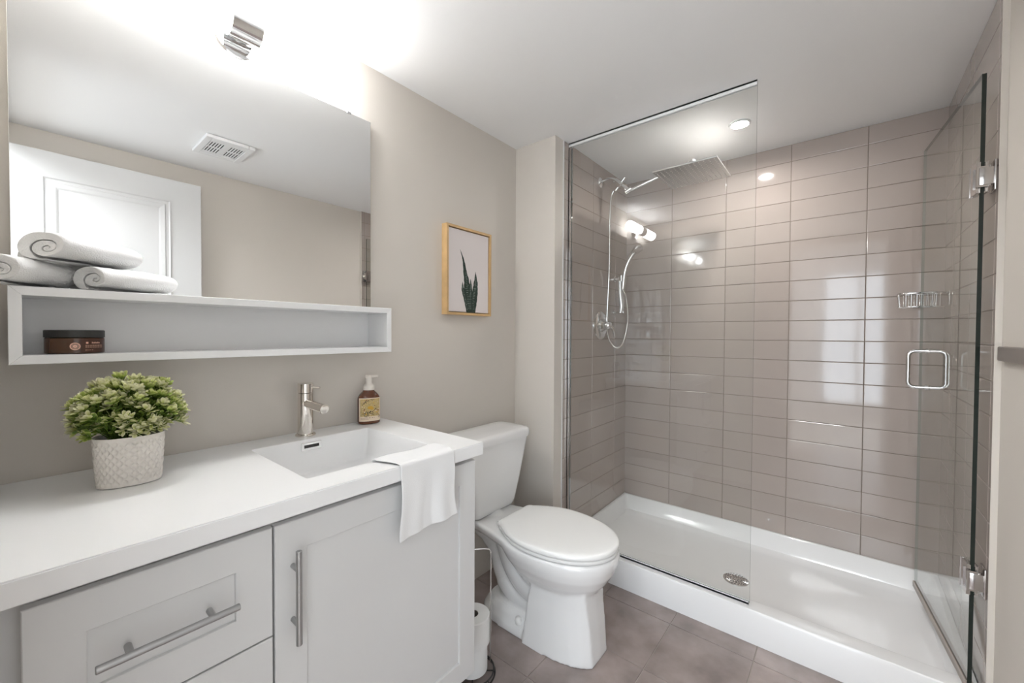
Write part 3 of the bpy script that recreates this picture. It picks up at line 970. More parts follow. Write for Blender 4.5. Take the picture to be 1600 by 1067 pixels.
# ------------------------------------------------------------------ hand towel over the counter's front edge
def build_hand_towel():
    yl, yr = -1.152, -0.972
    # path in (x, z): from inside the basin, over the rim and down in front
    zt = ZC + 0.0035
    xe = XC + 0.0038
    path = [(0.4655, 0.868), (0.468, 0.885), (0.471, 0.897), (0.478, zt + 0.0005), (0.50, zt), (0.53, zt), (0.553, zt), (0.5625, zt - 0.002), (xe, zt - 0.008), (xe + 0.0006, 0.88), (xe + 0.001, 0.86), (xe + 0.001, 0.84), (xe - 0.0, 0.82), (xe - 0.001, 0.80), (xe - 0.002, 0.78), (xe - 0.003, 0.76), (xe - 0.003, 0.74), (xe - 0.003, 0.722)]
    P = curve([(p[0], 0, p[1]) for p in path], 3)
    m = 36
    bm = new()
    grid = []
    for i, p in enumerate(P):
        row = []
        hang = max(0.0, (0.885 - p.z) / 0.165) if p.x > 0.55 else 0.0
        top = 1.0 if (p.x < 0.475) else 0.0
        for j in range(m + 1):
            s = j / m
            y = yl + (yr - yl) * s
            # inner corner is swept back and lifted, the hanging end drops straight
            if p.x < 0.55: y -= 0.030 * (0.553 - p.x) / 0.09 * (1 - s) ** 1.5
            y += 0.006 * math.sin(2.2 * s + 5 * hang) * hang + 0.004 * hang * (s - 0.5)
            fold = hang * (0.0055 * math.sin(9 * s + 0.6) + 0.004 * math.sin(17 * s + 2.0)) + hang * 0.012 * (s - 0.1) ** 2
            xx = p.x + max(-0.001, fold + 0.002 * hang)
            zz = p.z - hang * 0.012 * (1 - s) + (0.0022 * (1 + math.sin(8 * s)) if 0.476 < p.x < 0.55 else 0)
            row.append(bm.verts.new((xx, y, zz)))
        grid.append(row)
    for i in range(len(grid) - 1):
        for j in range(m):
            f = bm.faces.new((grid[i][j], grid[i + 1][j], grid[i + 1][j + 1], grid[i][j + 1])); f.smooth = True
    o = obj('hand_towel', bm, M['linen'])
    md = o.modifiers.new('thick', 'SOLIDIFY'); md.thickness = 0.0034; md.offset = 0
    md = o.modifiers.new('soft', 'SUBSURF'); md.levels = 1; md.render_levels = 1
    tag(o, 'folded white cloth draped over the counter edge at the sink', 'towel')
build_hand_towel()

# ------------------------------------------------------------------ framed print
def build_picture():
    y0, y1, z0, z1, d, w = -0.5335, -0.2375, 1.324, 1.735, 0.034, 0.011
    root = thing('framed_print', (0.0, (y0 + y1) / 2, z0), 'small wood-framed print of a spiky snake plant above the toilet', 'picture')
    bm = new()
    O = [(y0, z0), (y1, z0), (y1, z1), (y0, z1)]
    I = [(y0 + w, z0 + w), (y1 - w, z0 + w), (y1 - w, z1 - w), (y0 + w, z1 - w)]
    for k in range(4):
        add_prism(bm, [Vector((0.001, *p)) for p in (O[k], O[(k + 1) % 4], I[(k + 1) % 4], I[k])], (d, 0, 0))
    obj('frame', bm, M['wood'], root)
    bm = new(); add_box(bm, 0.002, 0.006, y0 + w, y1 - w, z0 + w, z1 - w)
    obj('rebate', bm, M['frame_line'], root)
    g = 0.0035
    a0, a1, b0, b1 = y0 + w + g, y1 - w - g, z0 + w + g, z1 - w - g
    bm = new(); add_box(bm, 0.006, d - 0.006, a0, a1, b0, b1, 0.001, 1)
    can = obj('canvas', bm, M['canvas'], root)
    Wd, Ht = a1 - a0, b1 - b0
    xf = d - 0.006 + 0.0003
    bm = new()
    def blade(spine, widths, mi, lift=0.0):
        pts = curve([(0, s, t) for s, t in spine], 6)
        n = len(pts)
        ws = []
        for i in range(n):
            f = i / (n - 1) * (len(widths) - 1); k = min(int(f), len(widths) - 2)
            ws.append(widths[k] + (widths[k + 1] - widths[k]) * (f - k))
        prev = None
        for i, p in enumerate(pts):
            q = pts[min(i + 1, n - 1)] - pts[max(i - 1, 0)]
            nx, nz = -q.z, q.y
            l = math.hypot(nx, nz) or 1
            ww = ws[i] * (1 + 0.10 * math.sin(i * 2.1))
            def V(sg): return bm.verts.new((xf + lift, a0 + (p.y + sg * nx / l * ww) * Wd, b0 + p.z * Ht + sg * nz / l * ww * Wd))
            cur = (V(-1), V(1))
            if prev: bm.faces.new((prev[0], cur[0], cur[1], prev[1])).material_index = mi
            prev = cur
    # leaf spines in fractions of the canvas (across, up)
    blades = [([(0.52, 0.0), (0.46, 0.25), (0.40, 0.47), (0.35, 0.64), (0.27, 0.765)], [0.065, 0.06, 0.045, 0.02, 0.001]),
              ([(0.50, 0.0), (0.46, 0.2), (0.43, 0.4), (0.395, 0.545)], [0.06, 0.085, 0.06, 0.002]),
              ([(0.46, 0.0), (0.41, 0.14), (0.345, 0.27), (0.33, 0.37)], [0.03, 0.035, 0.035, 0.002]),
              ([(0.53, 0.0), (0.53, 0.2), (0.535, 0.33), (0.53, 0.42)], [0.05, 0.055, 0.03, 0.002]),
              ([(0.60, 0.0), (0.61, 0.2), (0.66, 0.36), (0.655, 0.52)], [0.05, 0.055, 0.055, 0.002]),
              ([(0.62, 0.0), (0.655, 0.15), (0.685, 0.3), (0.665, 0.42)], [0.03, 0.04, 0.03, 0.002])]
    for i, (sp, wd) in enumerate(blades): blade(sp, wd, 0, 0.00006 * i)
    rnd = random.Random(9)
    for i, (sp, wd) in enumerate(blades[1:5]):      # pale cross bands
        pts = curve([(0, s, t) for s, t in sp], 9)
        for k in range(2, len(pts) - 3, 1):
            p = pts[k]; q = pts[k + 1] - pts[k - 1]; l = math.hypot(q.y, q.z)
            f = k / (len(pts) - 1) * (len(wd) - 1); kk = min(int(f), len(wd) - 2); ww = (wd[kk] + (wd[kk + 1] - wd[kk]) * (f - kk)) * 0.75
            nx, nz = -q.z / l, q.y / l; j = rnd.uniform(-.2, .2)
            th = rnd.uniform(0.0016, 0.0034)
            ps = [(p.y + sg * nx * ww, p.z * 1.0 + (th * s2) + sg * j * 0.02) for sg, s2 in ((-0.9 * rnd.random(), -1), (0.9 * rnd.random(), -1), (0.9 * rnd.random(), 1), (-0.9 * rnd.random(), 1))]
            f_ = bm.faces.new([bm.verts.new((xf + 0.0006, a0 + s * Wd, b0 + t * Ht)) for s, t in ps]); f_.material_index = 1
    obj('printed_plant', bm, [M['leaf_dark'], M['leaf_light']], can, fix=False)
build_picture()

# ------------------------------------------------------------------ toilet
def build_toilet():
    yc = -0.362
    root = thing('toilet', (0.38, yc, 0.0), 'white two-piece toilet with closed lid between vanity and shower', 'toilet')
    def sring(xb, xf, w, z, xm=None, nf=2.2, nb=2.6, n=64, wb=None):
        """plan outline: front part ellipse-like from xm to xf, back part from xb to xm"""
        xm = xm if xm is not None else (xb + xf) / 2
        out = []
        for k in range(n):
            t = 2 * PI * k / n
            c, s = math.cos(t), math.sin(t)
            ex = nf if c >= 0 else nb
            a = (xf - xm) if c >= 0 else (xm - xb)
            out.append(Vector((xm + a * math.copysign(abs(c) ** (2 / ex), c), yc + w * math.copysign(abs(s) ** (2 / ex), s), z)))
        return out
    bm = new()
    # bowl
    add_loft(bm, [sring(0.36, 0.66, 0.085, 0.20, .52), sring(0.345, 0.70, 0.115, 0.245, .52), sring(0.33, 0.738, 0.150, 0.290, .515), sring(0.305, 0.762, 0.174, 0.330, .51),
                  sring(0.285, 0.774, 0.186, 0.365, .505), sring(0.278, 0.778, 0.190, 0.388, .50), sring(0.276, 0.776, 0.188, 0.400, .50), sring(0.282, 0.768, 0.181, 0.4045, .50)])
    # faceted front pedestal
    def facet(xf, xs, wf, ws, xb, z):
        k = (ws - wf)
        side = [(xf, wf), (xf - 0.028, wf + 0.38 * k), (xf - 0.070, wf + 0.68 * k), (xf - 0.120, wf + 0.90 * k), (xf - 0.180, ws), (xb, ws)]
        y = yc - 0.008
        return [Vector((xf + 0.003, y, z))] + [Vector((a, y + b, z)) for a, b in side] + [Vector((a, y - b, z)) for a, b in side[::-1]]
    add_loft(bm, [facet(0.722, 0.62, 0.060, 0.124, 0.440, 0.0), facet(0.720, 0.62, 0.060, 0.122, 0.440, 0.03), facet(0.712, 0.61, 0.062, 0.117, 0.450, 0.12), facet(0.702, 0.60, 0.066, 0.114, 0.462, 0.20), facet(0.695, 0.59, 0.075, 0.113, 0.48, 0.27)], smooth=False)
    # foot flange behind the pedestal
    add_loft(bm, [sring(0.16, 0.60, 0.124, 0.0, .40, 4, 3), sring(0.16, 0.60, 0.122, 0.028, .40, 4, 3), sring(0.18, 0.58, 0.106, 0.060, .40, 4, 3), sring(0.20, 0.56, 0.088, 0.080, .40, 4, 3)])
    # trapway
    add_tube(bm, curve([(0.12, yc, 0.36), (0.19, yc, 0.33), (0.245, yc, 0.25), (0.275, yc, 0.17), (0.345, yc, 0.12), (0.46, yc, 0.11)], 6), [0.078] * 9 + [0.072] * 10 + [0.078] * 12, 28)
    add_tube(bm, curve([(0.30, yc, 0.34), (0.335, yc, 0.26), (0.39, yc, 0.20), (0.47, yc, 0.17)], 6), 0.092, 28)
    # tank deck
    def deck(x0, x1, w0, w1, z): return [Vector(p) for p in ((x0, yc - w0, z), (x0 + 0.15, yc - w0 - 0.012, z), (x1, yc - w1, z), (x1, yc + w1, z), (x0 + 0.15, yc + w0 + 0.012, z), (x0, yc + w0, z))]
    add_loft(bm, [deck(0.045, 0.42, 0.085, 0.150, 0.345), deck(0.035, 0.42, 0.112, 0.175, 0.375), deck(0.032, 0.42, 0.117, 0.182, 0.398), deck(0.040, 0.42, 0.112, 0.176, 0.406)], smooth=False)
    bowl = obj('bowl', bm, M['ceramic'], root)
    md = bowl.modifiers.new('fuse', 'REMESH'); md.mode = 'VOXEL'; md.voxel_size = 0.0055; md.use_smooth_shade = True
    md = bowl.modifiers.new('soften', 'SMOOTH'); md.factor = 0.5; md.iterations = 7
    # seat and lid
    def lid_ring(ins, z):
        X0, Xm, Xf, w, wb = 0.288, 0.500, 0.7765, 0.190, 0.116
        half = []
        for k in range(41):                       # front tip back to the widest point
            t = PI / 2 * k / 40
            half.append((Xm + (Xf - Xm - ins) * abs(math.cos(t)) ** (2 / 2.12), (w - ins) * abs(math.sin(t)) ** (2 / 2.12)))
        for k in range(1, 17):                    # side sweeping in to the hinge corner
            q = 1 - k / 16
            half.append((X0 + ins + 0.022 + (Xm - X0 - ins - 0.022) * q, wb - ins + (w - wb) * math.sin(PI / 2 * q) ** 0.85))
        for k in range(1, 7):                     # rounded corner
            t = PI / 2 * k / 6
            half.append((X0 + ins + 0.022 * (1 - math.sin(t)), wb - ins - 0.022 + 0.022 * math.cos(t)))
        return [Vector((x, yc + y, z)) for x, y in half] + [Vector((x, yc - y, z)) for x, y in half[:0:-1]]
    bm = new()
    add_loft(bm, [lid_ring(0.008, 0.4075), lid_ring(0.003, 0.4085), lid_ring(0.0015, 0.412), lid_ring(0.002, 0.419), lid_ring(0.006, 0.4215)])
    obj('seat', bm, M['seat'], root, auto=50)
    bm = new()
    add_loft(bm, [lid_ring(0.006, 0.4245), lid_ring(0.001, 0.4255), lid_ring(0.0, 0.430), lid_ring(0.001, 0.4365), lid_ring(0.004, 0.4405), lid_ring(0.010, 0.4430), lid_ring(0.022, 0.4445), lid_ring(0.05, 0.4456), lid_ring(0.085, 0.4462)])
    obj('lid', bm, M['seat'], root, auto=60)
    for s in (-1, 1):
        bm = new()
        add_tube(bm, [(0.283, yc + s * 0.075 - 0.017, 0.421), (0.283, yc + s * 0.075 + 0.017, 0.421)], 0.0105, 18)
        add_box(bm, 0.268, 0.298, yc + s * 0.075 - 0.014, yc + s * 0.075 + 0.014, 0.4055, 0.414, 0.003)
        obj('hinge', bm, M['seat'], root, auto=40)
    # bolt cap on the foot
    for s in (-1, 1):
        bm = new()
        add_lathe(bm, [(0.0155, 0.0), (0.0155, 0.012), (0.012, 0.021), (0.004, 0.0245)], (0.405, yc + s * 0.104, 0.052), (0, s * 0.35, 1), 24)
        obj('bolt_cap', bm, M['seat'], root, auto=50)
    # tank
    def tk(x0, x1, w, z, r, ch=0.0): return rrect(x0, x1, yc - w, yc + w, z, r, 7)
    bm = new()
    add_loft(bm, [tk(0.045, 0.165, 0.105, 0.4095, 0.02), tk(0.034, 0.182, 0.127, 0.4105, 0.028), tk(0.028, 0.188, 0.136, 0.418, 0.030), tk(0.024, 0.194, 0.146, 0.440, 0.030),
                  tk(0.020, 0.205, 0.171, 0.55, 0.032), tk(0.016, 0.214, 0.192, 0.65, 0.034), tk(0.014, 0.221, 0.209, 0.735, 0.034)])
    obj('tank', bm, M['ceramic'], root, auto=50)
    bm = new()
    def tl(ins, z): return rrect(0.008 + ins, 0.232 - ins, yc - 0.224 + ins, yc + 0.224 - ins, z, 0.05 - ins * .5, 9)
    add_loft(bm, [tl(0.010, 0.7355), tl(0.003, 0.7375), tl(0.001, 0.744), tl(0.0, 0.752), tl(0.001, 0.766), tl(0.005, 0.774), tl(0.012, 0.7785), tl(0.03, 0.781), tl(0.08, 0.782)])
    obj('tank_lid', bm, M['ceramic'], root, auto=50)
build_toilet()

# ------------------------------------------------------------------ spare paper rolls on a wire stand
def build_rolls():
    cx, cy = 0.392, -0.722
    root = thing('paper_roll_stand', (cx, cy, 0), 'thin wire toilet-roll stand on the floor between vanity and toilet', 'toilet roll stand')
    bm = new()
    for r, z in ((0.082, 0.004), (0.078, 0.016)):
        add_tube(bm, [(cx + r * math.cos(2 * PI * k / 48), cy + r * math.sin(2 * PI * k / 48), z) for k in range(48)], 0.0028, 8, closed=True)
    for k in range(4):
        a = PI / 4 + PI / 2 * k
        add_tube(bm, [(cx + 0.081 * math.cos(a), cy + 0.081 * math.sin(a), 0.004), (cx - 0.0 * math.cos(a), cy, 0.010)], 0.0022, 8)
    for k in range(10):
        a = 2 * PI * k / 10
        add_tube(bm, [(cx + 0.082 * math.cos(a), cy + 0.082 * math.sin(a), 0.004), (cx + 0.078 * math.cos(a), cy + 0.078 * math.sin(a), 0.016)], 0.0018, 6)
    obj('base_ring', bm, M['wire'], root)
    bm = new()
    px, py = cx + 0.026, cy + 0.068
    pts = curve([(px, py, 0.010), (px, py, 0.20), (px, py, 0.40), (px - 0.001, py - 0.001, 0.428), (px - 0.010, py - 0.012, 0.439), (px - 0.05, py - 0.058, 0.441), (px - 0.10, py - 0.105, 0.441)], 8)
    add_tube(bm, pts, 0.0028, 10)
    obj('wire_post', bm, M['chrome'], root)
    def roll(z, r, label):
        t = thing('toilet_roll', (cx, cy, z), label, 'toilet paper', 'spare toilet rolls on the wire stand')
        bm = new()
        h = 0.1
        add_lathe(bm, [(0.021, 0.0), (r - 0.002, 0.0), (r, 0.002), (r, h - 0.002), (r - 0.002, h), (0.021, h), (0.021, 0.0)], (cx, cy, z), n=56)
        obj('tissue', bm, M['paper'], t, auto=40)
        bm = new()
        add_lathe(bm, [(0.0195, 0.001), (0.0208, 0.001), (0.0208, h - 0.001), (0.0195, h - 0.001), (0.0195, 0.001)], (cx, cy, z), n=32)
        obj('core', bm, M['cardboard'], t, auto=40)
    roll(0.0195, 0.054, 'white toilet roll at the bottom of the stack on the wire stand')
    roll(0.1200, 0.062, 'fat white toilet roll on top of the stack beside the cabinet')
build_rolls()

# ------------------------------------------------------------------ shower tray
def build_tray():
    x0, x1, y0, y1 = XP + 0.0005, XT - 0.0005, 0.0963, YB - 0.0005
    root = thing('shower_tray', ((x0 + x1) / 2, (y0 + y1) / 2, 0.0), 'long white shower tray with a raised curb', 'shower tray')
    zf, zb = 0.1330, 0.1500
    def ring(ix, iyf, iyb, zfront, zback, r):
        out = rrect(x0 + ix, x1 - ix, y0 + iyf, y1 - iyb, 0, r, 5)
        for p in out:
            f = (p.y - y0) / (y1 - y0)
            f = min(1, max(0, (f - 0.08) / 0.16))
            p.z = zfront + (zback - zfront) * f
        return out
    bm = new()
    R = [ring(0, -0.004, 0, 0.0, 0.0, 0.002), ring(0, -0.003, 0, zf - 0.012, zb - 0.012, 0.002), ring(0, 0.0005, 0.0, zf - 0.003, zb - 0.002, 0.002),
         ring(0.001, 0.004, 0.001, zf, zb, 0.002), ring(0.014, 0.066, 0.012, zf, zb, 0.010), ring(0.018, 0.074, 0.018, zf - 0.003, zb - 0.004, 0.014),
         ring(0.040, 0.096, 0.058, 0.075, 0.072, 0.030), ring(0.050, 0.106, 0.078, 0.060, 0.060, 0.040), ring(0.075, 0.130, 0.105, 0.0545, 0.0545, 0.050)]
    dr = [Vector((1.03 + 0.058 * math.cos(2 * PI * (k + .5) / 24 ), 0.441 + 0.058 * math.sin(2 * PI * (k + .5) / 24), 0.047)) for k in range(24)]
    add_loft(bm, R + [dr])
    tray = obj('basin', bm, M['acrylic'], root, auto=28)
    bm = new()
    add_lathe(bm, [(0.056, 0.0), (0.056, 0.0035), (0.052, 0.005), (0.0, 0.0055)], (1.03, 0.441, 0.047), n=40)
    for rr, n in ((0.012, 6), (0.024, 12), (0.036, 18), (0.046, 22)):
        for k in range(n):
            a = 2 * PI * k / n + rr * 30
            px, py = 1.03 + rr * math.cos(a), 0.441 + rr * math.sin(a)
            add_lathe(bm, [(0.0024, 0.0), (0.0024, 0.00025)], (px, py, 0.047 + 0.0054), n=8, mi=1)
    obj('drain', bm, [M['chrome'], M['dark']], root, auto=30)
build_tray()

# ------------------------------------------------------------------ fixed glass panel
def slab(bm, x0, x1, y0, y1, z0, z1, wide='y'):
    """glass slab; the two broad faces use slot 0, the narrow edges slot 1"""
    t = bmesh.new(); bmesh.ops.create_cube(t, size=1.0)
    for v in t.verts: v.co = Vector(((x0 + x1) / 2 + v.co.x * (x1 - x0), (y0 + y1) / 2 + v.co.y * (y1 - y0), (z0 + z1) / 2 + v.co.z * (z1 - z0)))
    bmesh.ops.recalc_face_normals(t, faces=t.faces[:])
    for f in t.faces: f.material_index = 0 if abs(f.normal.y if wide == 'y' else f.normal.x) > 0.9 else 1
    merge(bm, t)
XGR = 1.136
def build_screen():
    root = thing('shower_screen', (0.70, YG, 0.133), 'tall fixed clear glass panel standing on the curb in front of the showerhead', 'shower screen')
    x0, x1, z0, z1 = XP + 0.005, XGR, 0.142, H - 0.008
    bm = new(); slab(bm, x0, x1, YG - 0.004, YG + 0.004, z0, z1)
    obj('glass_pane', bm, [M['glass'], M['edge_soft']], root, fix=False)
    bm = new(); add_box(bm, XP + 0.001, XGR, YG - 0.0085, YG - 0.0045, H - 0.020, H - 0.0008); add_box(bm, XP + 0.001, XGR, YG + 0.0045, YG + 0.0085, H - 0.020, H - 0.0008)
    add_box(bm, XP + 0.001, XGR, YG - 0.0085, YG + 0.0085, H - 0.0075, H - 0.0006)
    obj('top_channel', bm, M['white_trim'], root)
    bm = new()
    for a, b in ((-0.0075, -0.0045), (0.0045, 0.0075)): add_box(bm, XP + 0.002, XGR - 0.003, YG + a, YG + b, 0.1340, 0.1445)
    add_box(bm, XP + 0.002, XGR - 0.003, YG - 0.0075, YG + 0.0075, 0.1335, 0.1415)
    obj('bottom_channel', bm, M['white_trim'], root)
    bm = new()
    for a, b in ((-0.0085, -0.0045), (0.0045, 0.0085)): add_box(bm, XP + 0.0005, XP + 0.016, YG + a, YG + b, 0.150, H - 0.021)
    add_box(bm, XP + 0.0005, XP + 0.0045, YG - 0.0085, YG + 0.0085, 0.150, H - 0.021)
    obj('wall_channel', bm, M['chrome'], root)
M['edge_soft'] = mat('polished_glass_edge', srgb(118, 132, 126), 0.1)
M['chrome_soft'] = mat('satin_aluminium', (0.72, 0.72, 0.71, 1), 0.25, 0.9)
build_screen()

# ------------------------------------------------------------------ hinged glass door
def build_shower_door():
    hx, hy = 1.7345, 0.098                 # hinge-side edge of the glass
    fx_, fy_ = 1.6760, 0.717               # free edge
    d = Vector((fx_ - hx, fy_ - hy, 0)); L = d.length; d.normalize()
    n = Vector((-d.y, d.x, 0))             # towards the room side
    z0, z1 = 0.153, 2.026
    root = thing('shower_door', (hx, hy, z0), 'frameless glass shower door swung open into the shower', 'shower door')
    def T(s, t, z): return Vector((hx, hy, 0)) + d * s + n * t + Vector((0, 0, z))
    def tbox(bm, s0, s1, t0, t1, a, b, bev=0.0, mi=0):
        t = bmesh.new(); bmesh.ops.create_cube(t, size=1.0)
        for v in t.verts: v.co = T((s0 + s1) / 2 + v.co.x * (s1 - s0), (t0 + t1) / 2 + v.co.y * (t1 - t0), (a + b) / 2 + v.co.z * (b - a))
        if bev: bmesh.ops.bevel(t, geom=t.edges[:], offset=bev, segments=2, affect='EDGES')
        merge(bm, t, mi)
    bm = new()
    t = bmesh.new(); bmesh.ops.create_cube(t, size=1.0)
    for v in t.verts: v.co = T(L / 2 + v.co.x * L, v.co.y * 0.010, (z0 + z1) / 2 + v.co.z * (z1 - z0))
    bmesh.ops.recalc_face_normals(t, faces=t.faces[:])
    for f in t.faces: f.material_index = 0 if abs(f.normal.dot(n)) > 0.9 else (2 if f.normal.dot(d) > 0.9 else 1)
    merge(bm, t)
    obj('glass_pane', bm, [M['door_glass'], M['glass_edge'], M['edge_soft']], root, fix=False)
    # hinges
    for zc in (1.715, 0.485):
        bm = new()
        for s in (1, -1): tbox(bm, -0.002, 0.052, s * 0.0055, s * 0.0115, zc - 0.045, zc + 0.045, 0.0015)
        tbox(bm, -0.010, 0.018, -0.0115, 0.0115, zc - 0.028, zc + 0.028, 0.003)
        h = obj('hinge', bm, M['hinge'], root, auto=30)
        bm = new()
        yb = hy - 0.006
        add_box(bm, hx - 0.008, XT - 0.004, yb - 0.007, yb + 0.016, zc - 0.026, zc + 0.026, 0.002)
        obj('hinge_arm', bm, M['hinge'], h, auto=30)
        bm = new(); add_box(bm, XT - 0.0065, XT - 0.0004, yb - 0.010, yb + 0.045, zc - 0.045, zc + 0.045, 0.0015)
        obj('wall_plate', bm, M['hinge'], h, auto=30)
    # back-to-back pull handle
    s0 = L - 0.110; zc = 1.098; hh = 0.075; out = 0.060
    bm = new()
    for s in (1, -1):
        c = 0.022
        pts = [T(s0, s * 0.0045, zc + hh), T(s0, s * (out - c), zc + hh)]
        pts += [T(s0, s * (out - c + c * math.sin(a)), zc + hh - c + c * math.cos(a)) for a in [PI / 2 * k / 6 for k in range(1, 7)]]
        pts += [T(s0, s * (out - c + c * math.cos(a)), zc - hh + c - c * math.sin(a)) for a in [PI / 2 * k / 6 for k in range(0, 7)]]
        pts += [T(s0, s * 0.0045, zc - hh)]
        add_tube(bm, pts, 0.0075, 20)
        for z in (zc + hh, zc - hh):
            add_tube(bm, [T(s0, s * 0.0051, z), T(s0, s * 0.009, z)], 0.0115, 24)
    obj('pull_handle', bm, M['chrome'], root, auto=50)
    bm = new()
    tbox(bm, 0.004, L, 0.0055, 0.0085, z0 - 0.012, z0 + 0.012, 0.0008)
    tbox(bm, 0.004, L, -0.0085, -0.0055, z0 - 0.002, z0 + 0.012, 0.0008)
    tbox(bm, 0.004, L, -0.0085, 0.0085, z0 - 0.0042, z0 - 0.0005, 0.0008)
    obj('bottom_sweep', bm, M['vinyl'], root)
build_shower_door()

# ------------------------------------------------------------------ shower fittings on the plumbing wall
def build_valve():
    y, z = 0.504, 1.291
    root = thing('shower_valve', (XP, y, z), 'round chrome shower valve with lever on the tiled wall', 'shower valve')
    bm = new(); add_lathe(bm, [(0.086, 0.0004), (0.086, 0.004), (0.080, 0.009), (0.060, 0.013), (0.045, 0.013)], (XP, y, z), (1, 0, 0), 56)
    obj('wall_plate', bm, M['chrome'], root, auto=35)
    bm = new(); add_lathe(bm, [(0.040, 0.0128), (0.037, 0.022), (0.026, 0.030), (0.024, 0.058), (0.019, 0.066), (0.0, 0.068)], (XP, y, z), (1, 0, 0), 40)
    k = obj('hub', bm, M['chrome'], root, auto=35)
    bm = new()
    pts = curve([(XP + 0.052, y + 0.004, z - 0.004), (XP + 0.066, y + 0.018, z - 0.014), (XP + 0.074, y + 0.034, z - 0.040), (XP + 0.074, y + 0.042, z - 0.072)], 6)
    add_tube(bm, pts, [0.013 - 0.0055 * i / (len(pts) - 1) for i in range(len(pts))], 16)
    obj('lever', bm, M['chrome'], k, auto=50)
build_valve()

def build_rain_shower():
    y = 0.488
    root = thing('rain_shower', (XP, y, 2.155), 'large square rain showerhead on a long chrome arm near the ceiling', 'showerhead')
    bm = new(); add_lathe(bm, [(0.030, 0.0004), (0.030, 0.003), (0.022, 0.009), (0.012, 0.012)], (XP, y, 2.155), (1, 0, 0), 36)
    obj('flange', bm, M['chrome'], root, auto=35)
    bm = new()
    add_tube(bm, curve([(XP + 0.003, y, 2.155), (XP + 0.035, y, 2.162), (XP + 0.070, y, 2.158), (XP + 0.100, y, 2.142), (XP + 0.118, y, 2.126)], 6), 0.0105, 18)
    obj('wall_arm', bm, M['chrome'], root, auto=50)
    bm = new()
    a = Vector((XP + 0.095, y, 2.146)); b = Vector((XP + 0.175, y, 2.066)); dd = (b - a).normalized()
    add_tube(bm, [a, a + dd * 0.004, a + dd * 0.024, a + dd * 0.026, a + dd * 0.060, a + dd * 0.062, a + dd * 0.074, a + dd * 0.078, a + dd * 0.10, b], [0.013, 0.0155, 0.0155, 0.018, 0.018, 0.014, 0.014, 0.016, 0.016, 0.011], 24)
    m = a + dd * 0.044
    add_tube(bm, [m + Vector((0, -0.016, 0)), m + Vector((0, 0.0, 0))], 0.010, 18)
    add_tube(bm, [m + Vector((0.008, 0, 0.008)), m + Vector((0.030, 0, 0.034))], 0.0068, 16)     # diverter knob
    add_tube(bm, [m + Vector((-0.006, 0, -0.010)), m + Vector((-0.026, 0, -0.030))], 0.0085, 16)  # hose outlet
    obj('diverter', bm, M['chrome'], root, auto=40)
    bm = new()
    hc = Vector((0.790, y, 2.077))
    add_tube(bm, [b + Vector((-0.002, 0, -0.004)), (hc.x - 0.012, y, 2.136), (hc.x + 0.004, y, 2.138)], 0.0098, 18)
    add_tube(bm, [b + Vector((-0.012, 0, -0.006)), b + Vector((0.022, 0, 0.008))], 0.0145, 20)
    obj('extension_arm', bm, M['chrome'], root, auto=50)
    bm = new()
    add_lathe(bm, [(0.026, 0.004), (0.026, 0.008), (0.017, 0.012), (0.014, 0.030), (0.018, 0.040), (0.022, 0.056), (0.018, 0.070), (0.008, 0.076)], hc, n=28)
    w = 0.153
    tl = 0.010
    t = new()
    add_box(t, hc.x - w, hc.x + w, y - w, y + w, hc.z - 0.0035, hc.z + 0.0045, 0.0012)
    merge(bm, t)
    hd = obj('rain_head', bm, M['head'], root, auto=35)
    bm = new()
    nn = 13
    for i in range(nn):
        for j in range(nn):
            px = hc.x - w + 0.014 + (2 * w - 0.028) * i / (nn - 1); py = y - w + 0.014 + (2 * w - 0.028) * j / (nn - 1)
            add_lathe(bm, [(0.0031, 0.0), (0.0028, -0.0022), (0.0016, -0.0030)], (px, py, hc.z - 0.0034), n=8)
    obj('spray_nozzles', bm, M['nozzle'], hd)
    root2 = thing('hand_shower', (XP, 0.675, 1.59), 'slim chrome hand shower hanging in its wall bracket', 'hand shower')
    bm = new()
    pts = curve([(0.331, 0.678, 1.545), (0.335, 0.678, 1.590), (0.343, 0.678, 1.640), (0.366, 0.678, 1.700), (0.402, 0.678, 1.750)], 6)
    add_tube(bm, pts, [0.0125 + 0.0035 * (i / (len(pts) - 1)) for i in range(len(pts))], 20)
    hb = obj('handle', bm, M['chrome'], root2, auto=50)
    bm = new()
    ax = Vector((0.55, -0.12, -0.83))
    add_lathe(bm, [(0.006, -0.020), (0.022, -0.016), (0.036, -0.004), (0.038, 0.004), (0.036, 0.009), (0.030, 0.011)], (0.420, 0.678, 1.762), ax, 36)
    obj('spray_head', bm, M['chrome'], root2, auto=40)
    bm = new()
    add_tube(bm, [(0.328, 0.678, 1.520), (0.329, 0.678, 1.528), (0.332, 0.678, 1.555), (0.333, 0.678, 1.560)], [0.0075, 0.0105, 0.0105, 0.008], 16)
    obj('hose_nut', bm, M['chrome'], root2, auto=40)
    # slide bar with the bracket
    root3 = thing('slide_bar', (XP, 0.675, 1.37), 'short chrome slide bar with bracket for the hand shower', 'shower bar')
    bm = new()
    add_tube(bm, curve([(XP + 0.040, 0.690, 1.605), (XP + 0.042, 0.692, 1.50), (XP + 0.050, 0.694, 1.42), (XP + 0.044, 0.694, 1.375)], 8), [0.012 + 0.003 * math.sin(k / 24 * PI) for k in range(25)], 18)
    obj('bar', bm, M['bar_white'], root3, auto=50)
    bm = new()
    add_tube(bm, [(XP + 0.0005, 0.690, 1.592), (XP + 0.006, 0.690, 1.592), (XP + 0.008, 0.690, 1.592), (XP + 0.050, 0.690, 1.592)], [0.020, 0.020, 0.011, 0.011], 20)
    add_tube(bm, [(XP + 0.050, 0.690, 1.575), (XP + 0.050, 0.690, 1.612)], 0.017, 22)
